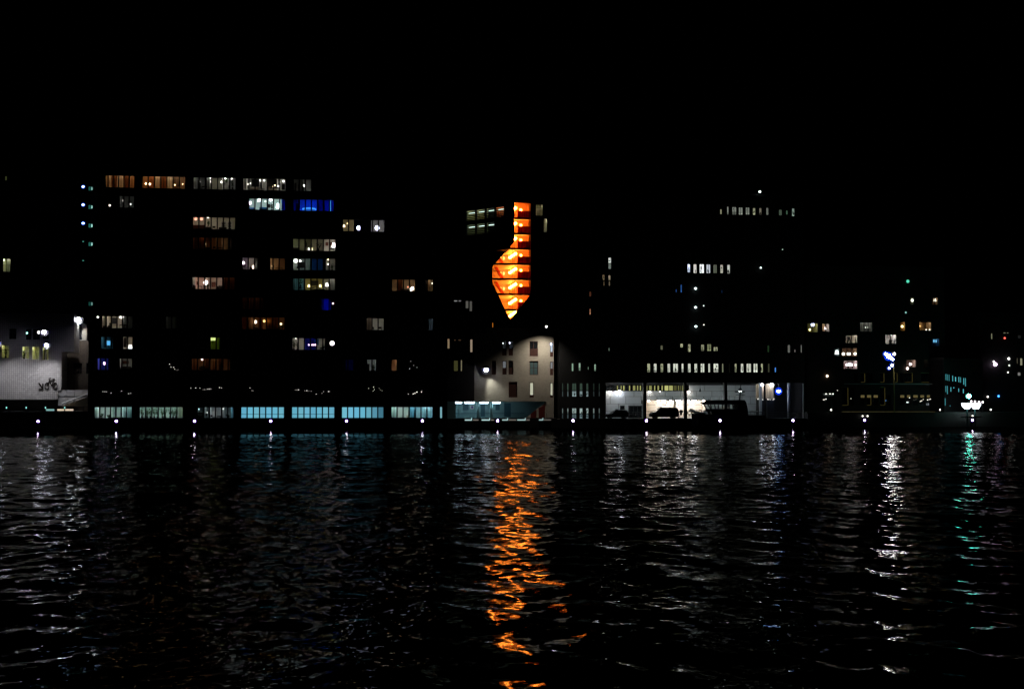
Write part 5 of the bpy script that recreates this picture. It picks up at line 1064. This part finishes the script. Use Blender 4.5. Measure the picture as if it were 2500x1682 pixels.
# ================================================================== vehicles on the quay
M_CAR = principled('dark_car_paint', (.03, .032, .045), .18, spec=.9, var=.05); M_TYRE = principled('tyre_rubber', (.012, .012, .012), .9); M_RIM = principled('wheel_rim', (.25, .25, .26), .35, metal=.8); M_CGL = principled('car_glass', (.02, .024, .03), .05, spec=.6)
def car(fr, px0, px1, py_top, prof, glass, label, cat, name, roofx, wheels, light_e):
    a, b = fr.at(px0, 1012)[0], fr.at(px1, 1012)[0]; L_ = b - a; H_ = fr.at((px0 + px1) / 2, py_top)[1] - ZD
    t = thing(name, label, cat, fr.world((a + b) / 2, 0, ZD)); W_ = .92
    pts = [((u - .5) * L_, v * H_) for u, v in prof]
    # body as a loft over the width: rounded in at the sides, roof narrower than the sills
    ws = [(-1, .94), (-.8, 1), (.8, 1), (1, .94)]; m = MB(); n = len(pts)
    for wv, sc in ws:
        for x, z in pts:
            tuck = max(0, (z / H_ - .55)) * .42
            m.v.append((x * (1 if abs(wv) < 1 else .985), wv * W_ * (1 - tuck), z * sc + (1 - sc) * H_ * .35))
    for k in range(3):
        for j in range(n): m.f.append((k * n + j, k * n + (j + 1) % n, (k + 1) * n + (j + 1) % n, (k + 1) * n + j))
    m.f.append(tuple(range(n - 1, -1, -1))); m.f.append(tuple(range(3 * n, 4 * n))); m.build('body', M_CAR, t, bevel=.1)
    for poly_ in glass:
        for s in (-1, 1):
            q = MB(); vs = []
            for u, v in poly_:
                z = v * H_; tuck = max(0, (v - .55)) * .42; vs.append(((u - .5) * L_, s * (W_ * (1 - tuck) + .012), z * .94 + .06 * H_ * .35))
            q.quad(*vs); q.build('side_window', M_CGL, t)
    for u in wheels:
        for s in (-1, 1):
            x = (u - .5) * L_; r = .32
            wl_ = MB().tube((x, s * (W_ - .2), r), (x, s * (W_ + .03), r), r, n=18).build('wheel', M_TYRE, t); MB().tube((x, s * (W_ + .031), r), (x, s * (W_ + .05), r), r * .6, n=14).build('rim', M_RIM, wl_)
    for s in (-1, 1):
        MB().ball((-L_ / 2 + .12, s * .66, H_ * .42), .1, .16, .09).build('headlight', emit((1, .93, 1), light_e) if light_e else M_WHITEP, t, smooth=True)
        MB().box(L_ / 2 - .08, L_ / 2 + .01, s * .72 - .08, s * .72 + .08, H_ * .45, H_ * .6).build('tail_light', principled('tail_red', (.3, .01, .01), .3), t)
        MB().ball((-L_ * .2, s * (W_ + .1), H_ * .62), .07, .1, .09).build('mirror', M_CAR, t, smooth=True)
    MB().box(*[v * L_ for v in roofx], -.5, .5, H_ * .985, H_ * 1.05).build('roof_bar', M_METAL, t)
    return t
FV = Fr(1560, 2.1 - .4)
mpv = [(0, .18), (0, .42), (.05, .52), (.22, .60), (.40, .95), (.50, 1), (.88, .98), (.96, .90), (1, .60), (1, .18), (.92, .14), (.08, .14)]
car(FV, 1479.5, 1532, 1000, mpv, [[(.27, .62), (.42, .9), (.5, .93), (.5, .62)], [(.52, .62), (.52, .93), (.72, .93), (.72, .62)], [(.74, .62), (.74, .93), (.88, .9), (.93, .62)]], 'dark people carrier parked at the left end of the arcade', 'car', 'parked_car', (-.05, .03), (.17, .82), 0)
van = [(0, .16), (0, .45), (.06, .56), (.17, .62), (.32, .95), (.40, 1), (.90, 1), (.97, .93), (1, .55), (1, .16), (.93, .12), (.07, .12)]
car(FV, 1587, 1655, 994.5, van, [[(.21, .62), (.33, .9), (.40, .93), (.40, .62)], [(.43, .62), (.43, .92), (.64, .92), (.64, .62)], [(.66, .62), (.66, .92), (.9, .92), (.92, .62)]], 'dark van parked in front of the bright cream alcove', 'van', 'parked_van', (-.14, -.10), (.18, .82), 0)
# ================================================================== patrol boat moored in front of the quay
FBt = Fr(1760, -2.4)
def pb(px, py): return FBt.at(px, py)
bo = FBt.root('patrol_boat', 'dark patrol boat with slanted wheelhouse moored before the arcade', 'boat')
M_HULL = principled('boat_hull', (.015, .018, .03), .4); M_CAB = principled('boat_cabin', (.03, .032, .04), .4)
def loft(m, secs):
    n = len(secs[0]); i = len(m.v)
    for s_ in secs: m.v += s_
    for k in range(len(secs) - 1):
        for j in range(n - 1): m.f.append((i + k * n + j, i + (k + 1) * n + j, i + (k + 1) * n + j + 1, i + k * n + j + 1))
    m.f.append(tuple(i + j for j in range(n))); m.f.append(tuple(i + (len(secs) - 1) * n + j for j in range(n - 1, -1, -1)))
secs = []
for px, hw_, zt in ((1688, .05, 1009.5), (1700, .9, 1009), (1718, 1.5, 1010), (1750, 1.75, 1012), (1800, 1.75, 1013), (1850, 1.65, 1013), (1862, 1.55, 1013)):
    x, z = pb(px, zt); secs.append([(x, -hw_, z), (x + .15, -hw_ * .85, .25), (x + .2, -hw_ * .4, -.4), (x + .2, hw_ * .4, -.4), (x + .15, hw_ * .85, .25), (x, hw_, z)])
m = MB(); loft(m, secs)
for k in range(len(secs) - 1): m.quad(secs[k][0], secs[k + 1][0], secs[k + 1][5], secs[k][5])
m.build('hull', M_HULL, bo)
# wheelhouse: outline with windows you can see through
w0 = [pb(*q) for q in ((1716, 984), (1740, 976.5), (1812, 976.5), (1818, 984), (1820, 1013), (1736, 1013))]
def wh_frame(y0, y1):
    m = MB(); A_ = lambda *q: pb(*q)
    P_ = lambda pts: m.prism([A_(*q) for q in pts], y0, y1)
    P_([(1713, 982.5), (1738, 976.5), (1812, 976.5), (1817, 983.5), (1817, 987.5), (1722, 987.5)])     # roof and brow
    P_([(1726, 998), (1820, 998), (1821, 1013), (1736, 1013)])                                          # lower side
    P_([(1722, 987.6), (1725, 987.6), (1731, 997.9), (1728, 997.9)]); P_([(1738, 987.6), (1741, 987.6), (1743, 997.9), (1740, 997.9)]); P_([(1757, 987.6), (1760.5, 987.6), (1760.5, 997.9), (1757, 997.9)])
    P_([(1773, 987.6), (1777, 987.6), (1777, 997.9), (1773, 997.9)]); P_([(1782, 987.6), (1785, 987.6), (1786, 997.9), (1783, 997.9)]); P_([(1797, 987.6), (1817.5, 987.6), (1820, 997.9), (1793, 997.9)])
    return m
wb = wh_frame(-1.25, -1.15).build('wheelhouse_side', M_CAB, bo); wh_frame(1.15, 1.25).build('wheelhouse_side', M_CAB, bo)
z_r = pb(1760, 976.6)[1]; xA, xB2 = pb(1738, 980)[0], pb(1812, 980)[0]
MB().box(xA, xB2, -1.14, 1.14, z_r - .12, z_r).build('wheelhouse_roof', M_CAB, bo)
m = MB().box(pb(1713, 983)[0], pb(1740, 983)[0], -1.13, 1.13, pb(1720, 984.5)[1], pb(1720, 983)[1]); m.build('brow', M_CAB, bo)
a, c = pb(1736, 998); MB().box(pb(1736, 1000)[0], pb(1738, 1000)[0], -1.14, 1.14, pb(1736, 1013)[1], pb(1736, 998)[1]).build('front_panel', M_CAB, bo)
for p0, p1 in ((1729, 1739), (1743, 1757), (1760.5, 1773), (1777, 1782), (1785, 1797)):
    a, b = pb(p0, 992)[0], pb(p1, 992)[0]; box_part('pane', GLASS, bo, a, b, -1.21, -1.19, pb(p0, 997.9)[1], pb(p0, 987.7)[1])
xm_, zm_ = pb(1806, 977)
ms = MB().tube((xm_, 0, z_r), (xm_ + .2, 0, pb(1806, 940)[1]), .12, .07, 8).build('mast', M_CAB, bo)
MB().box(xm_ - .75, xm_ + .8, -.12, .12, pb(1800, 957.5)[1], pb(1800, 955)[1]).build('radar', M_CAB, ms); MB().ball((xm_ + .1, 0, pb(1800, 951)[1]), .35, .35, .18).build('radar_dome', M_CAB, ms, smooth=True)
MB().box(xm_ - .5, xm_ + .75, -.5, .5, pb(1800, 964.5)[1], pb(1800, 963.5)[1]).build('spreader', M_CAB, ms)
for px in (1804, 1808.5): x, z = pb(px, 955.3); MB().ball((x, -.2, z), .09, nu=8, nv=6).build('mast_light', emit((.9, 1, 1), 4), ms)
for px, t0 in ((1777, 964), (1783, 966), (1813, 958), (1736, 970), (1731, 972)): x, z = pb(px, t0); MB().tube((x, .4, z_r - .05), (x, .4, z), .025, n=5).build('antenna', M_CAB, bo)
for y in (-1.5, 1.5):
    rr = MB()
    for q0, q1 in zip(((1700, 1000), (1712, 1001), (1730, 1003)), ((1712, 1001), (1730, 1003), (1736, 1004))): a, b = pb(*q0), pb(*q1); rr.tube((a[0], y, a[1]), (b[0], y, b[1]), .03, n=6)
    for px in (1702, 1712, 1722, 1732): a = pb(px, 1002); b = pb(px, 1010); rr.tube((a[0], y, a[1] - .02), (b[0], y, b[1]), .025, n=6)
    for q0, q1 in zip(((1824, 1005), (1845, 1006)), ((1845, 1006), (1860, 1006.5))): a, b = pb(*q0), pb(*q1); rr.tube((a[0], y, a[1]), (b[0], y, b[1]), .03, n=6)
    rr.build('rail', M_CAB, bo)
a, b = pb(1820, 1004)[0], pb(1845, 1004)[0]; MB().box(a, b, -1.2, 1.2, pb(1830, 1005)[1], pb(1830, 1003)[1]).build('aft_deck_cover', M_WHITEP, bo)
# small rigid boat with pale curved tube behind the bow
t = thing('inflatable_boat', 'small boat with pale curved tube beside the patrol boat bow', 'boat', FBt.world(*[pb(1712, 1006)[0]], 3.4, pb(1712, 1010)[1]))
m = MB(); pr_ = None
for k in range(13):
    an = math.pi * k / 12; q = Vector((-1.0 * math.sin(an) + .2, .75 * math.cos(an), .12 + .5 * math.sin(an)))
    if pr_ is not None: m.tube(pr_, q, .2, .2, 10)
    pr_ = q
m.tube((.2, .75, .12), (1.6, .75, .05), .2, n=10).tube((.2, -.75, .12), (1.6, -.75, .05), .2, n=10); m.build('tube', M_WHITEP, t, smooth=True); MB().box(-.5, 1.5, -.6, .6, -.2, 0).build('floor', M_HULL, t); MB().box(1.3, 1.6, -.25, .25, .0, .5).build('engine', M_CAB, t)

# ================================================================== brick housing, right
FH = Fr(2130, 6.0)
ho = FH.root('housing_block', 'dark brick housing block with scattered lit windows at right', 'building')
XH = lambda px: FH.at(px, 900)[0]; ZH = lambda py: FH.at(2130, py)[1]
HW = [  # px0, px1, py0, py1, panes, wall, light, level
    (1971.5, 1997.5, 789, 812, 2, (.28, .26, .10), (1, .95, .5), .10), (2007, 2025.5, 790, 810, 2, (.45, .40, .36), NEUT, .17), (2100, 2131, 787, 810, 3, (.55, .55, .53), NEUT, .20), (2198, 2211, 786, 808, 1, (.42, .28, .14), WARM, .05),
    (2244.5, 2275, 786, 807, 2, (.52, .40, .27), WARM, .17), (2065, 2094, 818, 838, 2, (.66, .60, .55), NEUT, .80), (2161.5, 2189, 817, 840, 2, (.72, .68, .66), (1, .95, .93), 1.5), (2055.5, 2093, 849.5, 871, 3, (.28, .18, .13), WARM, .05),
    (2060, 2094, 879.5, 901.5, 3, (.55, .46, .45), (1, .88, .86), .42), (2213, 2237, 878, 897, 2, (.45, .36, .33), WARM, .13), (2255.5, 2291, 877.5, 898, 3, (.45, .38, .30), WARM, .13), (2274, 2294, 826, 846, 2, (.05, .12, .2), (.3, .6, 1), .03),
    (2035, 2050, 850, 870, 1, (.1, .12, .12), COOL, .02), (2275, 2291, 726, 745, 2, (.2, .12, .07), WARM, .02), (2222, 2232, 726, 745, 1, (.2, .2, .15), NEUT, .02)]
hh = [FH.rect(*q[:4]) for q in HW]
# ground floors: tall glazing with pale metal edges, café front below
GL = [(2084, 2096, 910, 934), (2100.5, 2113, 910, 934), (2115, 2132, 910, 934), (2148, 2160, 910, 934), (2184, 2192, 910, 934), (2197, 2206, 910, 934), (2207.5, 2229, 910, 934), (2248, 2278, 910, 934)]
CF = [(2055, 2072, 945, 990), (2074, 2086, 945, 990), (2100, 2112, 964, 990), (2115.5, 2128, 964, 990), (2131.5, 2144, 964, 990), (2148, 2162, 945, 990), (2165.5, 2175, 964, 990), (2196.5, 2208.5, 964, 990), (2213, 2223, 964, 990), (2228.5, 2241, 964, 990), (2245, 2257.5, 964, 990), (2261.5, 2274, 964, 990), (2278, 2290.5, 964, 990)]
hg2 = [FH.rect(*q) for q in GL + CF]
hx0, hx1, hz1 = XH(1969), XH(2308), ZH(655)
m = facade(MB(), hx0, hx1, ZR, hz1, hh + hg2); shell(m, hx0, hx1, ZR, hz1, 12); m.build('wall', M_DARK, ho); roof_part(ho, hx0, hx1, hz1, 12, M_METAL)
for q, h in zip(HW, hh):
    wn = window(ho, *h, q[4], bar=.06, mull=.1); room_box(wn, *h, q[5], q[6], q[7] * 1.1)
    if q[0] == 2100: curtain_part(wn, h[0] + .05, h[1] - .05, h[2], h[3], (.55, .55, .55))
    if q[0] in (2244.5, 2007): curtain_part(wn, h[0] + .05, h[0] + .6, h[2], h[3], (.5, .35, .2))
M_GOLD = principled('ochre_metal', (.36, .28, .09), .5)
ES = emit((.40, .33, .10), .09, 'edge_glow'); EAW = emit((.45, .36, .14), .22, 'lit_awning')
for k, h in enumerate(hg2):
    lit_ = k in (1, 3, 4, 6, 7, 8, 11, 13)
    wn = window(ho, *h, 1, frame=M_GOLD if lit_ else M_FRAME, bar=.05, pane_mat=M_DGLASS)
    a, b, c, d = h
    if lit_: MB().box(b - .16, b - .08, .02, .06, c + .1, d - .1).box(a + .1, b - .17, .02, .06, c + .04, c + .1).build('frame_glow', ES, wn)  # lamplight on the yellow frame edges put in as glow
for p0, p1 in ((2101.5, 2110.5), (2117, 2126.5), (2133, 2143), (2198, 2207.5), (2214.5, 2222), (2230, 2240.5), (2247, 2256), (2263, 2273), (2280, 2289)):
    a, b, c, d = FH.rect(p0, p1, 964.5, 970.5); MB().prism([(a, c), (b, c), (b, d), (a, d)], -.02, 0.0).build('awning_glow', EAW, ho)  # lamplit café awning put in as a glowing sheet
    MB().box(a - .05, b + .05, -.35, -.04, d + .03, d + .09).build('canopy', M_METAL, ho)
MB().box(XH(2050), XH(2292), -.9, -.8, ZR + .02, ZR + .1).build('edge_glow', emit((.42, .34, .14), .10), ho)  # lamplit kerb put in as a glowing strip
MB().box(XH(2060), XH(2285), -.5, -.02, ZH(938.5), ZH(936)).build('ledge', M_CONC, ho)
def hlamp(px, py, r, col, E, word, place_, form='spot', off=.5): lamp_item(FH, place_, px, py, off, r, col, E, word, form)
PW = 'the {} window of the brick housing'
hlamp(1984, 792.5, .30, (.5, .55, 1), 9, 'blue-white', PW.format('far left yellow-framed'), off=.3); hlamp(1977, 805, .18, (1, .9, .4), 4, 'yellow', PW.format('far left yellow-framed'))
hlamp(2014, 801, .22, (1, .85, .9), 5, 'tall pinkish', PW.format('second top-row'), 'stand'); hlamp(2202.5, 797, .2, (1, .78, .35), 6, 'oval orange', PW.format('narrow top-row'), 'hang'); hlamp(2246, 796.5, .15, (1, .7, .3), 5, 'orange', PW.format('tan top-row'))
hlamp(2261, 805, .1, (1, .9, .7), 4, 'small white', PW.format('tan top-row')); hlamp(2269.5, 805, .1, (1, .9, .7), 4, 'small white', PW.format('tan top-row'))
for px in (2113, 2119): hlamp(px, 799.5, .07, (1, 1, .9), 4, 'tiny', PW.format('grey curtained'), off=.25)
hlamp(2175, 818, .1, (1, 1, .95), 7, 'white', PW.format('brightest white'))
for px, py, r in ((2059, 864, .22), (2069, 864, .2), (2073.5, 864, .2), (2087.5, 863.5, .2)): hlamp(px, py, r, (1, .93, .8), 7, 'white', PW.format('dim brown four-lamp'), 'hang')
hlamp(2068, 890.5, .2, (1, .88, 1), 9, 'pinkish', PW.format('bright pink-lit'), 'hang'); hlamp(2074, 890, .25, (1, .88, 1), 9, 'pinkish', PW.format('bright pink-lit'), 'hang'); hlamp(2079, 890.5, .2, (1, .88, 1), 9, 'pinkish', PW.format('bright pink-lit'), 'hang'); hlamp(2088.5, 891, .15, (1, .93, .85), 6, 'small white', PW.format('bright pink-lit'), 'hang')
hlamp(2223, 889, .22, (1, .8, .82), 9, 'pink', PW.format('lower two-pane'), 'hang'); hlamp(2215.5, 899.5, .2, (1, .78, .7), 7, 'low pink', 'the sill below the lower two-pane housing window', off=-.3)
for px, py, r in ((2267, 884.5, .25), (2272.5, 891, .17), (2278.5, 891.5, .17), (2284, 891, .17), (2287.5, 883.5, .2)): hlamp(px, py, r, (1, .92, .82), 8, 'white', PW.format('lower right lamp-filled'), 'hang')
hlamp(2043, 860, .33, (.93, 1, 1), 3, 'square white', PW.format('small dark'), 'stand'); hlamp(2282.5, 732.5, .22, (1, .9, .7), 3, 'cream', PW.format('upper right'), 'stand'); hlamp(2227.5, 733.5, .24, (1, 1, .85), 4, 'white', PW.format('upper narrow'))
hlamp(2019.5, 918, .2, (1, .72, .5), 4, 'orange', 'the dark wall below the small housing window', off=-.3); hlamp(2216.5, 687, .26, (.1, .8, .5), 1, 'green', 'the dark upper wall of the brick housing', off=-.3); hlamp(2211.5, 763, .14, (.4, .9, .8), .8, 'faint teal', 'the dark upper wall of the brick housing', off=-.3)
furn(FH, PW.format('cream second-row'), 'picture', 2069, 2075, 823, 831, 2.9, M_WALLD, 'black'); furn(FH, PW.format('cream second-row'), 'plant', 2066, 2072, 831, 838, .7); furn(FH, PW.format('cream second-row'), 'plant', 2085, 2093, 822, 838, .7); furn(FH, PW.format('brightest white'), 'cabinet', 2171, 2177, 830, 840, 1.0); furn(FH, PW.format('brightest white'), 'bookcase', 2181, 2189, 826, 840, .9); furn(FH, PW.format('bright pink-lit'), 'table', 2066, 2080, 895, 901, .8); furn(FH, PW.format('blue screen'), 'screen', 2278.5, 2287, 829, 836, .6, emit((.2, .62, 1), 1.1), 'glowing blue')
furn(FH, PW.format('lower right lamp-filled'), 'table', 2268, 2288, 893, 898, .8)
# far tower behind with cyan sign and sparse lights
FZ = Fr(2000, 30.0)
fz = FZ.root('tower_block', 'black tower far behind with a curved cyan light', 'building', GRP_B)
x0, x1, z1 = FZ.at(1968, 700)[0], FZ.at(2200, 700)[0], FZ.at(2000, 600)[1]
m = MB(); facade(m, x0, x1, 1, z1, []); shell(m, x0, x1, 1, z1, 12); m.build('wall', M_DARK2, fz); roof_part(fz, x0, x1, z1, 12, M_METAL)
x, z = FZ.at(1999, 715); MB().torus((x, -.15, z), .42, .1).build('ring_light', emit((.03, .35, .95), .8), fz, smooth=True); x, z = FZ.at(2009, 713); MB().box(x - .4, x + .4, -.2, -.1, z - .1, z + .1).build('sign_bar', emit((.03, .4, .95), .8), fz)
for px, py, e in ((1971, 696, .6), (1981.5, 700.5, 1), (1982, 704.5, 1), (1998, 701, 1.4), (2150, 667, .12)): x, z = FZ.at(px, py); MB().ball((x, -.15, z), .16 if e > .2 else .5, .1, .18 if e > .2 else .06, 8, 6).build('facade_lamp', emit((1, .95, .75), e * 1.3), fz)
# the harbour lamp mast with a cluster of heads
FM = Fr(2182, 2.0)
x, z = FM.at(2182.5, 935); mz = ZR
mt = thing('lamp_mast', 'tall mast with cluster of blue-white floodlights before the housing', 'lamp mast', FM.world(x, 0, mz))
zt = FM.at(2182, 864)[1] - mz; MB().tube((0, 0, 0), (0, 0, zt), .11, .07, 10).build('pole', M_GOLD, mt, smooth=True)
for px, py, r, E, rg in ((2161, 864.5, .22, 110, .9), (2168, 870, .32, 200, 1.5), (2181.8, 864.5, .2, 45, 0), (2177, 876.5, .22, 70, .6), (2176.5, 892, .2, 20, .5), (2169.3, 899, .18, 10, .4)):
    lx, lz = FM.at(px, py); lx -= x; lz -= mz
    hd_ = MB().ball((lx, -.3, lz), r, r * .7, r * .9).build('floodlight_head', emit((1, .98, .92) if rg else (1, .85, .9), E), mt, smooth=True)
    MB().tube((lx, -.25, lz + .02), (0, 0, min(zt, lz + .05)), .035, n=6).build('arm', M_METAL, hd_)
    MB().tube((lx, -.25 + r * .7, lz), (lx, -.05 + r * .7, lz), r * 2.2, r * .8, 14).build('light_shield', M_METAL, hd_)  # plate added behind each head to keep light off the facade
    if rg: MB().torus((lx, -.12, lz), r * 1.7, r * .55).build('halo_rim', emit((.01, .07, 1), round(.55 * rg, 2)), hd_, smooth=True)  # lens bloom imitated by a blue glowing rim
# pale moored sloop and people-free terrace clutter
FS = Fr(2022, 1.2)
x, z = FS.at(2022, 965)
t = thing('covered_sloop', 'pale covered sloop hull propped on the quay left of the housing', 'boat', FS.world(x, 0, ZR))
sec = []
for u, hw_ in ((-.95, .05), (-.7, .4), (0, .62), (.7, .5), (.95, .3)): X0 = u * .95; Z0 = FS.at(2022, 962 - abs(u) * 2.4)[1] - ZR; sec.append([(X0, -hw_, Z0), (X0 * .9, -hw_ * .5, Z0 - .38), (X0 * .9, hw_ * .5, Z0 - .38), (X0, hw_, Z0)])
m = MB(); loft(m, sec); 
for k in range(4): m.quad(sec[k][0], sec[k + 1][0], sec[k + 1][3], sec[k][3])
m.build('hull', M_WHITEP, t)
for u, e in ((-.55, 3), (.1, 4), (.6, 3)): MB().ball((u, -.55, FS.at(2022, 961.5)[1] - ZR), .10, .08, .07, 8, 6).build('hull_fill', emit((.95, 1, .9), e), t, smooth=True)  # bulbs added to brighten the pale hull
for u in (-.5, .5): MB().tube((u, 0, 0), (u, 0, FS.at(2022, 966)[1] - ZR), .05, n=6).build('prop', M_METAL, t)
# low bollard lamps and glints along the terrace
for i, (px, py, E, lab) in enumerate(((2029, 1000.5, 6, 'small white bollard lamp left of the café front'), (2295, 1000, 6, 'small white bollard lamp right of the café front'), (2419, 1000, 7, 'small white bollard lamp right of the landing pavilion'), (2106, 1015.5, 4, 'left small lamp of the pair above a quay lamp'), (2118, 1015.5, 4, 'right small lamp of the pair above a quay lamp'), (2374.5, 1015, 5, 'small lamp under the landing pavilion'))):
    f = Fr(px, .3); x, z = f.at(px, py); t = thing('bollard_lamp', lab, 'lamp', f.world(x, 0, z - .7), 0, 'small lamps along the right quay')
    MB().tube((0, 0, 0), (0, 0, .62), .06, n=8).build('post', M_METAL, t); MB().ball((0, 0, .7), .12, nu=8, nv=6).build('bulb', emit((1, .97, .85), E), t, smooth=True); MB().tube((0, 0, .8), (0, 0, .84), .15, .1, 10).build('cap', M_METAL, t)
# glints on café tables and bicycles, put in as small glowing dots
def glints(label, pts, col=(1, .95, .8), E=1.6):
    f = Fr(pts[0][0], 3.5); x, z = f.at(*pts[0]); o = f.world(x, 0, ZR)
    t = thing('glint_table', label, 'table', o, 0, 'café tables with glints'); zt_ = max(.35, z - ZR - .12)
    MB().tube((0, 0, 0), (0, 0, zt_), .04, n=6).build('leg', M_METAL, t); MB().tube((0, 0, zt_), (0, 0, zt_ + .05), .45, n=14).build('tabletop', M_METAL, t)
    for px, py in pts:
        xx, zz_ = f.at(px, py); MB().tube((xx - x, -.1, zt_ + .04), (xx - x, -.1, max(zt_ + .1, zz_ - ZR)), .012, n=4).build('glint_stem', M_METAL, t); MB().ball((xx - x, -.1, max(zt_ + .1, zz_ - ZR)), .09, .08, .07, 6, 4).build('flame', emit(col, round(E * rnd.uniform(.5, 1.4), 2)), t)
glints('café table with pale glints at the left of the terrace', [(2012, 975.5), (2016, 974), (2013, 979), (2010, 981)]); glints('café table with one blue glint', [(2162, 978)], (.15, .4, 1), 1.2); glints('café table with white glints by the dark glass', [(2215, 982), (2217, 984), (2213.5, 983)], (.8, .95, 1), 2); glints('café table with slanting row of glints', [(2246, 980), (2250, 978), (2253.5, 975), (2248, 979)]); glints('café table with glints at the right of the terrace', [(2264, 976), (2268, 975), (2271, 974)]); glints('café table with a single bright glint', [(2220, 971)]); glints('café table with small warm glint', [(2077, 973)], E=1); glints('tall café table with dim glint near the mast', [(2044, 953)], E=.8)
# ================================================================== building with teal slit windows
FK = Fr(2333, 5.0, math.atan(.75) - YAW)
tk = FK.root('slit_window_building', 'black building with rows of thin teal lit slits', 'building')
sl = [(2308.5, 2310.5, 913, 928, .5), (2312.5, 2314, 914, 929, .5), (2316.5, 2318, 914.5, 930, .5), (2325, 2326.8, 917, 931, .8), (2332, 2334, 920, 931, 1.2), (2340, 2342, 920, 933, .8), (2344.5, 2346, 921, 934, .7), (2352, 2354, 923, 939, .8), (2356.5, 2358, 923, 943, .8), (2308.5, 2310, 942, 957, .6), (2312, 2314, 942, 962, .5), (2320.5, 2322.5, 945, 956, .8), (2328, 2329.5, 945, 948, 1.3), (2340, 2341.5, 948, 957, 1.0), (2351, 2353, 949.5, 960, 1.0), (2307, 2308.5, 972, 990, .6), (2319, 2320.3, 989, 992, .5)]
hk = [FK.rect(*q[:4]) for q in sl]
x0, x1, z1 = FK.at(2305, 950)[0], FK.at(2400, 950)[0], FK.at(2333, 880)[1]
m = facade(MB(), x0, x1, ZR, z1, hk); shell(m, x0, x1, ZR, z1, 6); m.build('wall', M_DARK2, tk); roof_part(tk, x0, x1, z1, 6, M_METAL)
for q, h in zip(sl, hk): wn = window(tk, *h, 1, bar=.015); box_part('light_panel', emit((.12, .62, .68), round(q[4] * .8, 2)), wn, h[0] + .002, h[1] - .002, .01, .03, h[2] + .01, h[3] - .01)
# ================================================================== landing pavilion with two glowing funnels
FP = Fr(2371, -1.0)
pv = FP.root('landing_pavilion', 'landing stage with two glowing white funnel-shaped canopies', 'pavilion')
Q = lambda px, py: FP.at(px, py)
for pts in ([(2351, 984), (2369.5, 984), (2369, 989), (2366, 994), (2363, 998), (2358.5, 998), (2352, 991.5)], [(2373, 984), (2391.5, 984), (2391, 990), (2385.5, 998), (2379, 998), (2375.5, 993)]):
    cn = MB().prism([Q(*p) for p in reversed(pts)], -.5, .5).build('glass_funnel', emit((.80, .90, 1), 5), pv)
    xs_ = [Q(*p)[0] for p in pts]; zt_ = Q(2370, 983.8)[1]; MB().box(min(xs_) - .1, max(xs_) + .1, -.6, .6, zt_ + .01, zt_ + .1).build('canopy_roof', M_METAL, cn)
for px in (2361.5, 2380.5): x = Q(px, 1010)[0]; MB().tube((x, 0, -.5), (x, 0, Q(px, 998)[1]), .12, n=10).build('pile', principled('teal_pile', (.05, .16, .15), .5), pv)
MB().box(Q(2352, 1015)[0], Q(2391, 1015)[0], -.8, .9, Q(2370, 1019)[1], Q(2370, 1016)[1]).build('platform', M_METAL, pv)
x, z = Q(2367, 967); pl_ = MB().tube((x, .2, Q(2367, 984)[1] + .1), (x, .2, z), .04, n=6).build('beacon_pole', M_METAL, pv); MB().ball((x, .2, z), .32, .3, .34).build('beacon', emit((.10, 1.0, .72), 75), pl_, smooth=True); MB().tube((x, .55, z), (x, .62, z), .40, n=16).build('back_shield', M_METAL, pl_)  # shield added to keep the green beacon light off the housing
for px, py in ((2374, 979.5), (2383, 980), (2393, 981), (2402, 981.5)): f = Q(px, py); pl_ = MB().tube((f[0], .4, Q(px, 1016)[1]), (f[0], .4, f[1]), .03, n=6).build('lamp_pole', M_METAL, pv); MB().ball((f[0], .4, f[1]), .15, nu=8, nv=6).build('lamp_globe', emit((1, .9, .95), 5), pl_, smooth=True)
# ================================================================== far right houses
FQ = Fr(2470, 12.0)
fq = FQ.root('housing_block', 'black housing block at the right edge with few lit windows', 'building')
rq = [(2420, 2424, 814, 828, YEL, .4), (2450, 2457, 811.5, 814, YEL, .4), (2458.5, 2463.5, 811.5, 814, YEL, .4), (2483, 2486, 874, 888, (.5, .45, .3), .3), (2491, 2497.5, 874.5, 892, (.6, .56, .38), .5), (2485, 2493, 909, 917, (.6, .58, .56), .35), (2485, 2494, 818, 826, (.2, .2, .2), .06), (2395, 2399, 966, 972, (.05, .15, .12), .2)]
hq = [FQ.rect(*q[:4]) for q in rq]
x0, x1, z1 = FQ.at(2392, 850)[0], FQ.at(2700, 850)[0], FQ.at(2470, 770)[1]
m = facade(MB(), x0, x1, ZR, z1, hq); shell(m, x0, x1, ZR, z1, 10); m.build('wall', M_DARK2, fq); roof_part(fq, x0, x1, z1, 10, M_METAL)
for q, h in zip(rq, hq): wn = window(fq, *h, 1, bar=.03); box_part('blind', emit(q[4], q[5]), wn, h[0] + .02, h[1] - .02, .25, .27, h[2] + .02, h[3] - .02)
for px, py, r, col, E, word in ((2430, 889.5, .3, (1, .7, 1), 12, 'magenta'), (2426, 882.5, .14, (1, 1, .9), 5, 'small white'), (2463, 875.5, .18, (1, 1, .95), 7, 'cool white'), (2453, 825.5, .17, (1, .12, .08), 2.5, 'red'), (2438, 967, .18, (.05, .3, 1), 4, 'blue'), (2411.5, 968.5, .14, (1, .95, .85), 5, 'warm white'), (2461, 909, .14, (1, 1, .9), 2, 'faint white'), (2464, 892, .15, (.9, 1, .85), 1.5, 'pale green')):
    lamp_item(FQ, 'front of the block at the right edge', px, py, -.3, r, col, E, word, 'spot')


label_items()
